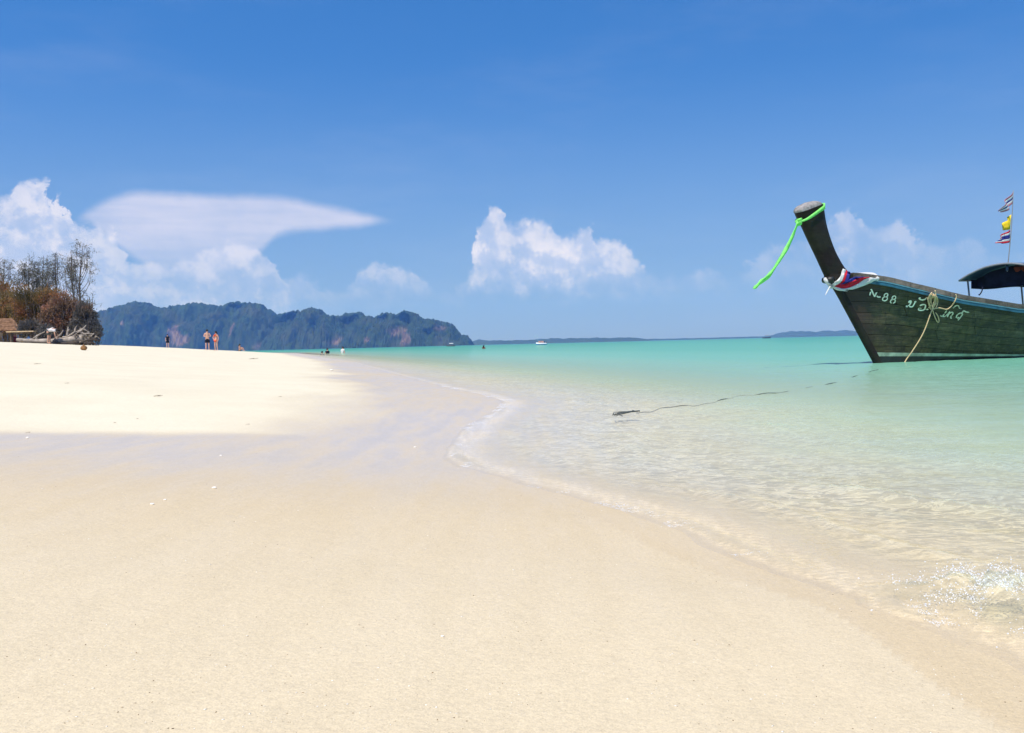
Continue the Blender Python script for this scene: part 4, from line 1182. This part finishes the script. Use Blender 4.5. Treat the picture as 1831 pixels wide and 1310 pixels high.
# a ray caster against the near side, for lettering, scarf and ropes
HV = []; HF = []
def add_bvh(o):
    n0 = len(HV); HV.extend([Vector(v.co)+Vector(BOW) for v in o.data.vertices]); HF.extend([tuple(i+n0 for i in p.vertices) for p in o.data.polygons])
for o in boat.children:
    if o.name.split('.')[0] in ('plank', 'gunwale', 'rubbing_strake', 'rail_line', 'stem', 'prow_post', 'breast_hook', 'bow_cheek', 'waterline_stripe', 'bottom_paint'): add_bvh(o)
BVH = BVHTree.FromPolygons(HV, HF)
CO = Vector((0, 0, EYE))
def hit(px, py, out=.004, b=.25):
    """point on the boat's side seen at a photo pixel, lifted off it by out (relative to BOW)"""
    d = Vector(pix_ray(px, py)).normalized()
    loc, nor, _, _ = BVH.ray_cast(CO, d)
    if loc is None:
        l, b_, z = boat_px(px, py, b); return bw(l, b_, z)
    return np.array(loc)-BOW-np.array(d)*out
# lettering: brush strokes laid on the planks
def stroke_mesh(mb, pts, w0, out=.013):
    w0 = w0*1.08
    """flat brush stroke; pts in photo pixels, w0 width in pixels"""
    P = smooth_path(np.array(pts, float), max(8, len(pts)*5)) if len(pts) > 2 else np.array([np.array(pts[0])+(np.array(pts[1])-np.array(pts[0]))*t for t in np.linspace(0, 1, 7)])
    T = np.gradient(P, axis=0); T /= np.linalg.norm(T, axis=1)[:, None]+1e-9
    Nn = np.stack([-T[:, 1], T[:, 0]], 1)
    V = []; n = len(P)
    for i in range(n):
        w = w0*(.95+.08*math.sin(i*.5))*(.75 if i in (0, n-1) else 1)/2
        for s, o_ in ((1, out), (-1, out), (-1, -.002), (1, -.002)):
            q = P[i]+Nn[i]*w*s; V.append(hit(q[0], q[1], o_))
    Fs = [(i*4+q, i*4+(q+1) % 4, (i+1)*4+(q+1) % 4, (i+1)*4+q) for i in range(n-1) for q in range(4)]
    mb.add(V, Fs+[(3, 2, 1, 0), tuple((n-1)*4+q for q in range(4))])
def ring_pts(cx_, cy_, rx, ry, sk=0.0, n=13, a0=0, a1=2*math.pi):
    return [(cx_+rx*math.cos(t)+sk*ry*math.sin(t)*-1, cy_+ry*math.sin(t)) for t in np.linspace(a0, a1, n)]
def letter(name, strokes, w, m_=M_LETTER):
    mb = MB()
    for s in strokes: stroke_mesh(mb, s, w)
    return mb.build(name, m_, boat, False)
# N - 8 8   (zoom 2 coordinates: photo = 1440 + x/4.683, 460 + y/4.683)
def z2(pts): return [(1440+x/4.683, 460+y/4.683) for x, y in pts]
letter('letter_n', [z2([(540, 318), (552, 265)]), z2([(552, 265), (580, 330)]), z2([(580, 330), (602, 280)])], 2.3)
letter('hyphen', [z2([(598, 322), (612, 332), (630, 330)])], 2.4)
def eight(cx_, cy_): return [z2(ring_pts(cx_+6, cy_-15, 15, 14, .25)), z2(ring_pts(cx_-3, cy_+15, 20, 17, .25))]
letter('digit_eight', eight(670, 331), 1.9)
letter('digit_eight', eight(736, 352), 1.9)
# the boat's Thai name, brushed, partly hidden by the rope
letter('thai_letter', [z2([(880, 372), (866, 376), (872, 366), (890, 366)]), z2([(888, 366), (874, 396), (850, 412), (846, 402)]), z2([(868, 410), (896, 412), (918, 378), (928, 366)]), z2([(926, 368), (914, 374)])], 2.3)
letter('thai_letter', [z2([(958, 404), (985, 394), (1006, 400), (1002, 424), (985, 442), (950, 440), (952, 426), (972, 428)]), z2([(1000, 426), (1010, 436), (1030, 434)])], 2.2)
letter('thai_vowel_mark', [z2([(950, 340), (962, 352), (985, 356), (1002, 350), (1020, 334)]), z2([(950, 340), (966, 340)])], 2.2)
letter('thai_letter', [z2([(1128, 486), (1146, 492), (1166, 470), (1184, 444)]), z2([(1146, 492), (1168, 494), (1190, 476), (1212, 452)])], 2.1, M_LETTERW)
letter('thai_letter', [z2([(1188, 500), (1200, 476), (1226, 458), (1236, 470), (1214, 500)]), z2([(1214, 500), (1224, 512)])], 2.1, M_LETTERW)
letter('thai_letter', [z2([(1262, 506), (1272, 482), (1298, 466), (1316, 474), (1300, 500), (1278, 526)]), z2([(1306, 472), (1326, 448), (1346, 456), (1372, 460)]), z2([(1270, 510), (1288, 500)])], 2.1, M_LETTERW)
letter('thai_tone_mark', [z2([(1236, 424), (1262, 404), (1282, 406), (1290, 424), (1310, 430)])], 1.9, M_LETTERW)

# roof over the passengers
RL0, RL1 = 3.75, 8.0
far_e = boat_px(1717, 500, -.92); RL0 = far_e[0]
RB = .95
roof = empty('roof', (0, 0, 0)); roof.parent = boat
def roof_pt(l, t, dz=0.0):
    """t -1 far eave .. +1 near eave"""
    z = far_e[2]+.27*(1-abs(t)**2.0)+.02*(l-RL0)
    return bw(l, RB*t, z+dz)
nt, nl = 17, 14
V = []
for dz in (0, -.035):
    for l in np.linspace(RL0, RL1, nl):
        for t in np.linspace(-1, 1, nt): V.append(roof_pt(l, t, dz))
Fq = grid_faces(nl, nt); Fq2 = Fq[:, ::-1]+nl*nt
me = mesh_np('roof_cover', np.array(V), np.vstack([Fq, Fq2])); link('roof_cover', me, M_NAVY, roof)
MB().tube([roof_pt(RL0, t, -.02) for t in np.linspace(-1, 1, 25)], .022, 6).build('front_hoop', M_METAL, roof)
for l in (RL0+1.0, RL0+2.0, RL0+3.0):
    MB().tube([roof_pt(l, t, -.06) for t in np.linspace(-1, 1, 17)], .018, 6).build('hoop', M_METAL, roof)
for s in (-1, 1):
    MB().tube([roof_pt(l, s*.97, -.03) for l in np.linspace(RL0, RL1, 8)], .022, 6).build('eave_rail', M_METAL, roof)
# curtain rolled half down along the far eave, and across the front
V = []
for l in np.linspace(RL0+.32, RL1, 20):
    w_ = .02*math.sin(l*9)
    for dz in (-.04, -.13, -.22-.02*math.sin(l*3)): p = roof_pt(l, -.94, dz); V.append(p+NX*w_)
link('side_curtain', mesh_np('side_curtain', np.array(V), grid_faces(20, 3)), M_DKNAVY, roof)
V = []
for t in np.linspace(-.90, 1.0, 20):
    for f in (0, .5, 1.0):
        z0 = roof_pt(RL0+.45, t, -.05); z1 = np.interp(t, [-.9, 1], [far_e[2]-.16, far_e[2]-.20])
        V.append(np.array([z0[0]+.02*math.sin(t*14), z0[1], z0[2]*(1-f)+z1*f]))
link('front_curtain', mesh_np('front_curtain', np.array(V), grid_faces(20, 3)), M_DKNAVY, roof)
for l in (RL0+.22, RL0+2.1, RL1-.2):
    for s in (-1, 1):
        u, v = uv_at(l, .95); zb = hull(u, 1.0)[2]; bb = hull(u, 1.0)[1]
        MB().tube([bw(l, s*(bb-.02), zb-.05), roof_pt(l, s*.95, -.03)], .020, 6).build('roof_post', M_METAL, boat)
p0 = boat_px(1757, 518, .1); p1 = boat_px(1753, 527, .1)
MB().tube(smooth_path([bw(p0[0], .1, p0[2]+.06), bw(p0[0]-.02, .1, p0[2]-.02), bw(p1[0]-.03, .1, p1[2]), bw(p1[0]-.05, .1, p1[2]+.01)], 8), .012, 5).build('hanging_strap', M_DKNAVY, boat)
for i, (l, t) in enumerate(((RL0+.38, .15), (RL0+.38, .42), (RL0+.38, .70))):
    P = roof_pt(l, t, -.10)
    root = empty('life_vest', BOW+P, ('red-brown life vest stowed under the boat roof, nearest its middle', 'red-brown life vest stowed under the boat roof between two others', 'red-brown life vest stowed under the boat roof by the near eave')[i], 'life vest', 'life vests under the roof')
    for q in (-1, 1):
        MB().blob(NX*.07*q, (.06, .10, .085), 2, .12, seed=i*3+q).build('pad', M_RUST, root)
    MB().tube([NX*-.13+np.array([0, 0, .03]), NX*.13+np.array([0, 0, .03])]+AX*-.06, .012, 5).build('belt', M_DKNAVY, root)

# flag staff and flags
fp0 = boat_px(1801, 478, .0); 
base = BOW+bw(*fp0)
root = empty('flag_pole', base, 'thin bamboo flag pole standing on the boat roof', 'flag pole')
tp = BOW+bw(*boat_px(1812, 340, .0))
MB().tube(smooth_path([(0, 0, -.08), (tp-base)*.5+np.array([.02, 0, 0]), tp-base], 9), np.linspace(.012, .007, 9), 6).build('pole', M_METAL, root)
MB().tube([np.array([0, 0, -.06]), np.array([0, 0, .05])], .028, 6).build('socket', M_NAVY, root)
def flag(pts_top, pts_bot, bands, label, seed):
    """pts along hoist->fly in photo pixels for top and bottom edges; bands: list of materials top to bottom"""
    A = smooth_path(np.array([boat_px(*p, 0.0) for p in pts_top]), 14); B = smooth_path(np.array([boat_px(*p, 0.0) for p in pts_bot]), 14)
    o0 = BOW+bw(*A[0])
    root = empty('flag', o0, label, 'flag', 'flags on the boat pole')
    nb_ = len(bands)
    for k, m_ in enumerate(bands):
        V = []
        for i in range(14):
            for f in np.linspace(k/nb_, (k+1)/nb_, 4):
                q = A[i]*(1-f)+B[i]*f
                q = q.copy(); q[1] += .045*math.sin(i*.75+seed+f*2)*min(1, i/3)
                V.append(BOW+bw(*q)-o0)
        o = link('stripe', mesh_np('stripe', np.array(V), grid_faces(14, 4)), m_, root)
        o.modifiers.new('t', 'SOLIDIFY').thickness = .004
flag([(1811, 343), (1801, 355), (1795, 364), (1788, 376)], [(1810, 364), (1804, 372), (1797, 378), (1789, 379)], [M_MAUVE, M_WHITE, M_INDIGO, M_WHITE, M_MAUVE], 'faded striped national flag, highest on the boat pole', 1)
flag([(1808, 383), (1802, 390), (1797, 396), (1793, 402)], [(1806, 410), (1800, 411), (1796, 411), (1792, 409)], [M_YELLOW], 'plain yellow flag in the middle of the boat pole', 3)
flag([(1806, 411), (1799, 414), (1792, 420), (1785, 427)], [(1805, 433), (1797, 435), (1789, 435), (1782, 434)], [M_RED, M_WHITE, M_INDIGO, M_INDIGO, M_WHITE, M_RED], 'striped red white and blue flag, lowest on the boat pole', 5)

# the green ribbon on the prow
rb_root = empty('ribbon', BOW+bw(*boat_px(1428, 397, .14)), 'lime green ribbon tied round the prow top with its tail blowing left', 'ribbon')
rbo = np.array(rb_root.location)-BOW
def band_mesh(A, B, th=.006):
    A = np.asarray(A); B = np.asarray(B); n = len(A)
    V = []
    T = np.gradient(A, axis=0)
    for i in range(n):
        nrm = np.cross(T[i], B[i]-A[i]); nrm /= np.linalg.norm(nrm)+1e-9
        V += [A[i], B[i], B[i]+nrm*th, A[i]+nrm*th]
    Fs = [(i*4+q, i*4+(q+1) % 4, (i+1)*4+(q+1) % 4, (i+1)*4+q) for i in range(n-1) for q in range(4)]
    return V, Fs+[(3, 2, 1, 0), tuple((n-1)*4+q for q in range(4))]
def loop_around(front_px, back_px, wpx, hb=.14):
    """ribbon loop round the post: near side seen, far side closing it"""
    f0 = boat_px(*front_px); b0 = boat_px(*back_px)
    ring = []
    for q in np.linspace(0, 2*math.pi, 29):
        e_ = lambda w: math.copysign(abs(w)**.5, w)
        c = (f0+b0)/2+(b0-f0)/2*1.06*e_(math.cos(q)); c = c.copy(); c[1] = hb*e_(math.sin(q))
        ring.append(c)
    ring = np.array(ring); w = wpx/F_PX*16
    return [bw(p[0], p[1], p[2]+w*(.35+.65*(.5+.5*math.cos(q)))*.5) for p, q in zip(ring, np.linspace(0, 2*math.pi, 29))], [bw(p[0], p[1], p[2]-w*(.35+.65*(.5+.5*math.cos(q)))*.5) for p, q in zip(ring, np.linspace(0, 2*math.pi, 29))]
A, B = loop_around((1430, 395), (1467, 369), 10)
MB().add(*band_mesh(np.array(A)-rbo, np.array(B)-rbo)).build('band', M_LIME, rb_root)
MB().blob(np.zeros(3), (.055, .05, .055), 2, .2, seed=2).tube([(0, 0, 0), (.03, -.03, .05), (-.03, -.04, .03)], [.02, .025, .02], 6).build('knot', M_LIME, rb_root)
tail_c = smooth_path(np.array([(1427, 397), (1424, 404), (1415, 426), (1405, 446), (1393, 466), (1381, 484), (1371, 496), (1361, 503), (1353, 511), (1347, 516)], float), 40)
tw = np.interp(np.linspace(0, 1, 40), [0, .1, .5, .8, .93, 1], [4.5, 6, 6.8, 7.2, 7.6, 2.5])
T = np.gradient(tail_c, axis=0); T /= np.linalg.norm(T, axis=1)[:, None]; Nn = np.stack([-T[:, 1], T[:, 0]], 1)
A = []; B = []; Mid = []
for i in range(40):
    t_ = i/39; bb = .14+.05*math.sin(t_*7)*t_
    w_ = tw[i]*(.50+.45*abs(math.cos(t_*8.5+.4)))*(1+.10*math.sin(i*1.1))
    for L_, s in ((A, 1), (B, -1)):
        q = tail_c[i]+Nn[i]*w_/2*s
        L_.append(bw(*boat_px(q[0], q[1], bb+.03*s*math.sin(t_*11))))
    q = tail_c[i]; Mid.append(bw(*boat_px(q[0], q[1], bb+.035+.015*math.sin(i*.9))))
mb = MB().add(*band_mesh(np.array(A)-rbo, np.array(Mid)-rbo)); mb.add(*band_mesh(np.array(Mid)-rbo, np.array(B)-rbo))
mb.build('tail', M_LIME, rb_root)

# the tricolour scarf
sc_root = empty('scarf', BOW+hit(1487, 511, .02), 'red white and blue cloth scarf tied round the foot of the prow', 'scarf')
sco = np.array(sc_root.location)-BOW
def cloth(name, up_px, lo_px, m_, lift=.035):
    U = smooth_path(np.array(up_px, float), 22); L_ = smooth_path(np.array(lo_px, float), 22)
    V = []
    for i in range(22):
        for f in np.linspace(0, 1, 6):
            q = U[i]*(1-f)+L_[i]*f
            V.append(hit(q[0], q[1], lift+.010*math.sin(f*9+i*.5)+.012*math.sin(math.pi*f), .16)-sco)
    o = link(name, mesh_np(name, np.array(V), grid_faces(22, 6)), m_, sc_root)
    md = o.modifiers.new('t', 'SOLIDIFY'); md.thickness = .012
    return o
cloth('white_stripe', [(1487, 509.5), (1497, 514), (1508, 515.5), (1521, 512.5), (1536, 506), (1546, 499.5), (1556, 495.5)], [(1486, 512), (1495, 518), (1507, 520), (1522, 518), (1540, 512.5), (1556, 506), (1570, 498)], M_WHITE, .050)
cloth('red_stripe', [(1489, 509), (1500, 508.5), (1510, 507.5), (1522, 503), (1532, 498.5), (1540, 496), (1551, 495.5)], [(1488, 510), (1497, 514.5), (1508, 516), (1521, 513), (1536, 506.5), (1546, 500), (1556, 496)], M_RED, .042)
cloth('blue_stripe', [(1500, 506), (1508, 504), (1516, 500), (1524, 496.5), (1531, 495), (1538, 494.5)], [(1498, 509), (1509, 508), (1521, 503.5), (1531, 499), (1539, 496.5), (1548, 495.5)], M_INDIGO, .034)
cloth('white_stripe', [(1486, 510), (1496, 501.5), (1504, 491), (1507.5, 480)], [(1489, 513), (1502, 506), (1509, 495), (1513, 482)], M_WHITE, .050)
cloth('red_stripe', [(1495, 511), (1502, 505.5), (1509, 495), (1512.5, 482)], [(1500, 511), (1507, 506), (1513, 497), (1516, 484.5)], M_RED, .044)
cloth('blue_stripe', [(1504, 508), (1508, 505), (1513, 496.5), (1515.5, 484.5)], [(1510, 507), (1514, 504), (1519, 497), (1519.5, 487)], M_INDIGO, .036)
kn = hit(1486, 511, .04, .12)-sco
MB().blob(kn, (.055, .045, .05), 2, .2, seed=4).build('knot', M_WHITE, sc_root)
for e_ in ((1476, 527), (1480, 520)):
    q = bw(*boat_px(*e_, .16))-sco
    MB().tube(smooth_path([kn, (kn+q)/2+np.array([0, 0, .015]), q], 7), [.018, .016, .014, .012, .011, .009, .006], 5).build('loose_end', M_WHITE, sc_root)
# the part of the scarf that passes behind the prow
pw = [hit(1569, 498, .03), bw(0.0, .0, 1.58), bw(-.35, -.22, 1.58), bw(-.9, -.17, 1.55), bw(-1.2, 0, 1.47), kn+sco]
MB().tube(smooth_path(np.array(pw)-sco, 20), .035, 6).build('far_turn', M_WHITE, sc_root)

# the bow line: hank over the rail, loop and the line down into the water
rp_root = empty('bow_line', BOW+hit(1668, 524, .03), 'cream rope hank hung over the gunwale with a line running down to the water', 'rope')
rpo = np.array(rp_root.location)-BOW
def rope_px(pts, n, rad, name, lift=.03, wob=0.0):
    P = smooth_path(np.array(pts, float), n)
    V = [hit(q[0], q[1], lift+wob*math.sin(i*1.7))-rpo for i, q in enumerate(P)]
    V = smooth_path(np.array(V)[::2], n) if n > 8 else np.array(V)
    return MB().tube(V, rad, 6).build(name, M_ROPE, rp_root)
rr5 = random.Random(12)
for k in range(7):
    cx_ = 1669+rr5.uniform(-3.5, 4.5); w_ = rr5.uniform(3, 8); tp_ = 524+rr5.uniform(-2, 5); bt_ = 551+rr5.uniform(-5, 4)
    pts = [(cx_, tp_), (cx_-w_*.9, tp_+(bt_-tp_)*.35), (cx_-w_*.7, tp_+(bt_-tp_)*.75), (cx_, bt_), (cx_+w_*.8, tp_+(bt_-tp_)*.7), (cx_+w_*.9, tp_+(bt_-tp_)*.3), (cx_, tp_)]
    rope_px(pts, 24, .0095, 'coil', .025+.012*k)
rope_px([(1672, 519), (1673, 530), (1668, 545), (1667, 553)], 14, .011, 'coil', .11)
rope_px([(1660, 549), (1668, 552), (1680, 550), (1692, 553), (1701, 547), (1708, 537), (1710, 529), (1708, 525)], 24, .010, 'loop', .06)
rope_px([(1667, 552), (1671, 565), (1676, 575), (1679, 574), (1677, 565), (1671, 556)], 20, .009, 'loop', .06)
A0 = hit(1667, 552, .09)-rpo
E0 = at_z(1618, 647)-BOW-rpo
E1 = E0+np.array([-.25, -.25, -.30])
MB().tube(smooth_path([A0, A0*.62+E0*.38+np.array([.03, 0, -.06]), A0*.25+E0*.75+np.array([.02, 0, -.03]), E0, E1], 26), .0105, 6).build('line', M_ROPE, rp_root)

# old rope lying in the shallows
mp = [(1572, 660), (1540, 668), (1500, 681), (1470, 688), (1430, 694), (1400, 700), (1360, 703), (1320, 706), (1290, 714), (1260, 720), (1230, 723), (1190, 727), (1160, 733), (1135, 736)]
W3 = np.array([at_z(px, py, .004) for px, py in mp])
W3 = smooth_path(W3, 150)
W3[:, 2] = -.006+.0035*np.sin(np.arange(150)*.5)+.004*np.sin(np.arange(150)*.21+1)
W3[:, :2] += _sm(rng.normal(0, .018, 150), 5)[:, None]
o0 = W3[-1].copy()
mr = empty('mooring_rope', o0, 'thin dark rope floating in the shallows from the boat towards a tangle', 'rope')
W3[:, 2] += np.linspace(.004, 0, 150)
MB().tube(W3-o0, .0034, 5).build('line', M_DARKROPE, mr)
tg = np.random.default_rng(2)
for k in range(7):
    c = np.array([at_z(px_, py_, .001) for px_, py_ in ((1098+k*1.5, 742-k*.3), (1112, 739), (1128, 736), (1144-k, 734.5))])
    q = smooth_path(c+tg.normal(0, .012, (4, 3))*[1.6, 2.5, .25], 16)-o0
    MB().tube(q, .0026+.0016*tg.random(), 5).build('tangle', M_DARKROPE, mr)

# ------------------------------------------------------------------ boats far out
def small_hull(L, B, H, k=10):
    V = []
    n = 12
    for i in range(n):
        t = i/(n-1); w = B/2*math.sin(math.pi*min(1, .12+t*.62))**.8*(1 if t < .98 else .9); w = w if i else .03
        sh = H*(1+.55*max(0, .35-t)*2)
        x = (t-.5)*L
        V += [(x, -w, sh), (x, -w*.75, H*.25), (x, 0, -H*.4), (x, w*.75, H*.25), (x, w, sh), (x, 0, sh*.86)]
    Fs = [(i*6+q, i*6+(q+1) % 6, (i+1)*6+(q+1) % 6, (i+1)*6+q) for i in range(n-1) for q in range(6)]
    return V, Fs+[tuple(range(6))[::-1], tuple((n-1)*6+q for q in range(6))]
def far_person(P, lab, vest, grp):
    root = empty('person', P, lab, 'person', grp)
    me = skin_mesh([(0, 0, 0), (0, 0, .30), (0, 0, .52), (0, -.02, .66), (0, -.02, .80), (.20, 0, .48), (.26, -.16, .22), (-.20, 0, .48), (-.26, -.16, .22), (.12, -.30, .05), (-.12, -.30, .05)], [(0, 1), (1, 2), (2, 3), (3, 4), (2, 5), (5, 6), (2, 7), (7, 8), (0, 9), (0, 10)], [.16, .15, .16, .06, .11, .07, .045, .07, .045, .10, .10])
    link('body', me, M_SKIN, root)
    link('vest', skin_mesh([(0, 0, .12), (0, 0, .32), (0, 0, .50)], [(0, 1), (1, 2)], [.18, .19, .19]), vest, root)
P = at_z(968, 616); P = np.array([P[0], P[1], 0.0]) if P[1] < 400 else np.array([at_y(968, 615, 330)[0], 330, 0.0])
Yb = float(P[1])
root = empty('motor_boat', P, 'small white and blue motor boat with passengers, far out in the bay', 'boat')
Lb = 19/F_PX*Yb
MB().add(*small_hull(Lb, Lb*.36, Lb*.16)).build('hull', M_BOATW, root)
MB().add(*[(np.array(v)*[1.004, 1.02, .45]+np.array([0, 0, .0])).tolist() for v in small_hull(Lb, Lb*.36, Lb*.16)[0]] and [[tuple(np.array(v)*[1.005, 1.03, .48]) for v in small_hull(Lb, Lb*.36, Lb*.16)[0]], small_hull(Lb, Lb*.36, Lb*.16)[1]]).build('blue_band', M_BOATB, root)
MB().box((Lb*.30, 0, Lb*.22), (Lb*.10, Lb*.12, Lb*.18)).box((Lb*.47, 0, Lb*.16), (Lb*.06, Lb*.10, Lb*.2)).build('outboard_engine', M_BOATD, root, False)
MB().tube([(-Lb*.30, 0, Lb*.1), (-Lb*.36, 0, Lb*.85)], .04, 5).tube([(-Lb*.36, 0, Lb*.85), (-Lb*.62, 0, Lb*.80)], .10, 5).build('pennant_staff', M_PALEBLUE, root)
for i, (dx, m_, lab) in enumerate(((-.20, M_ORANGE, 'passenger in orange nearest the bow of the far motor boat'), (-.02, M_RED, 'passenger in red amidships on the far motor boat'), (.15, M_PINK, 'passenger in pink by the engine of the far motor boat'))):
    far_person(P+np.array([dx*Lb, -.1, Lb*.17]), lab, m_, 'passengers on the far motor boat')
def distant_longtail(px, Yd, wpx, label, mhull, mroof, flip=1):
    P = np.array([at_y(px, 615, Yd)[0], Yd, 0.0]); L = wpx/F_PX*Yd
    root = empty('longtail_boat', P, label, 'boat')
    V, Fs = small_hull(L, L*.2, L*.11)
    MB().add([(v[0]*flip, v[1]*flip, v[2]) for v in V], Fs).build('hull', mhull, root)
    MB().tube(smooth_path([(-L*.46*flip, 0, L*.12), (-L*.52*flip, 0, L*.22), (-L*.56*flip, 0, L*.38)], 6), [L*.025, L*.022, L*.02, L*.018, L*.016, L*.014], 6).build('prow', mhull, root)
    mb = MB()
    rV = [(x*L, y*L*.11, L*(.36-.05*y*y)) for x in np.linspace(-.18, .30, 6) for y in (-1, -.5, 0, .5, 1)]
    me = mesh_np('roof', np.array(rV), grid_faces(6, 5)); o = link('roof', me, mroof, root); o.modifiers.new('t', 'SOLIDIFY').thickness = L*.012
    for x in (-.16, .05, .28):
        for y in (-1, 1): MB().tube([(x*L, y*L*.095, L*.08), (x*L, y*L*.10, L*.32)], L*.008, 5).build('roof_post', mhull, root)
    return root
distant_longtail(806, 640, 15, 'tiny dark boat with a white roof below the end of the headland', M_BOATD, M_BOATW)
distant_longtail(1371, 900, 15, 'tiny grey boat on the horizon left of the prow', M_BOATD, M_METAL, -1)

# ------------------------------------------------------------------ the air
hz = bpy.data.materials.new('haze_air'); hz.use_nodes = True; hz.node_tree.nodes.clear()
H = NT(hz.node_tree)
pv = H.new('ShaderNodeVolumePrincipled')
pv.inputs['Color'].default_value = (.17, .36, 1.0, 1)
pv.inputs['Absorption Color'].default_value = (1, 1, 1, 1)
pv.inputs['Density'].default_value = .000112
pv.inputs['Anisotropy'].default_value = 0.0
ho = H.new('ShaderNodeOutputMaterial'); H.l.new(pv.outputs[0], ho.inputs['Volume'])
o = MB().box((0, 0, 120-5.5), (10800, 10800, 251)).build('haze', None, None, False)
o.data.materials.append(hz)
tag(o, 'thin blue sea haze', None, None, 'stuff')
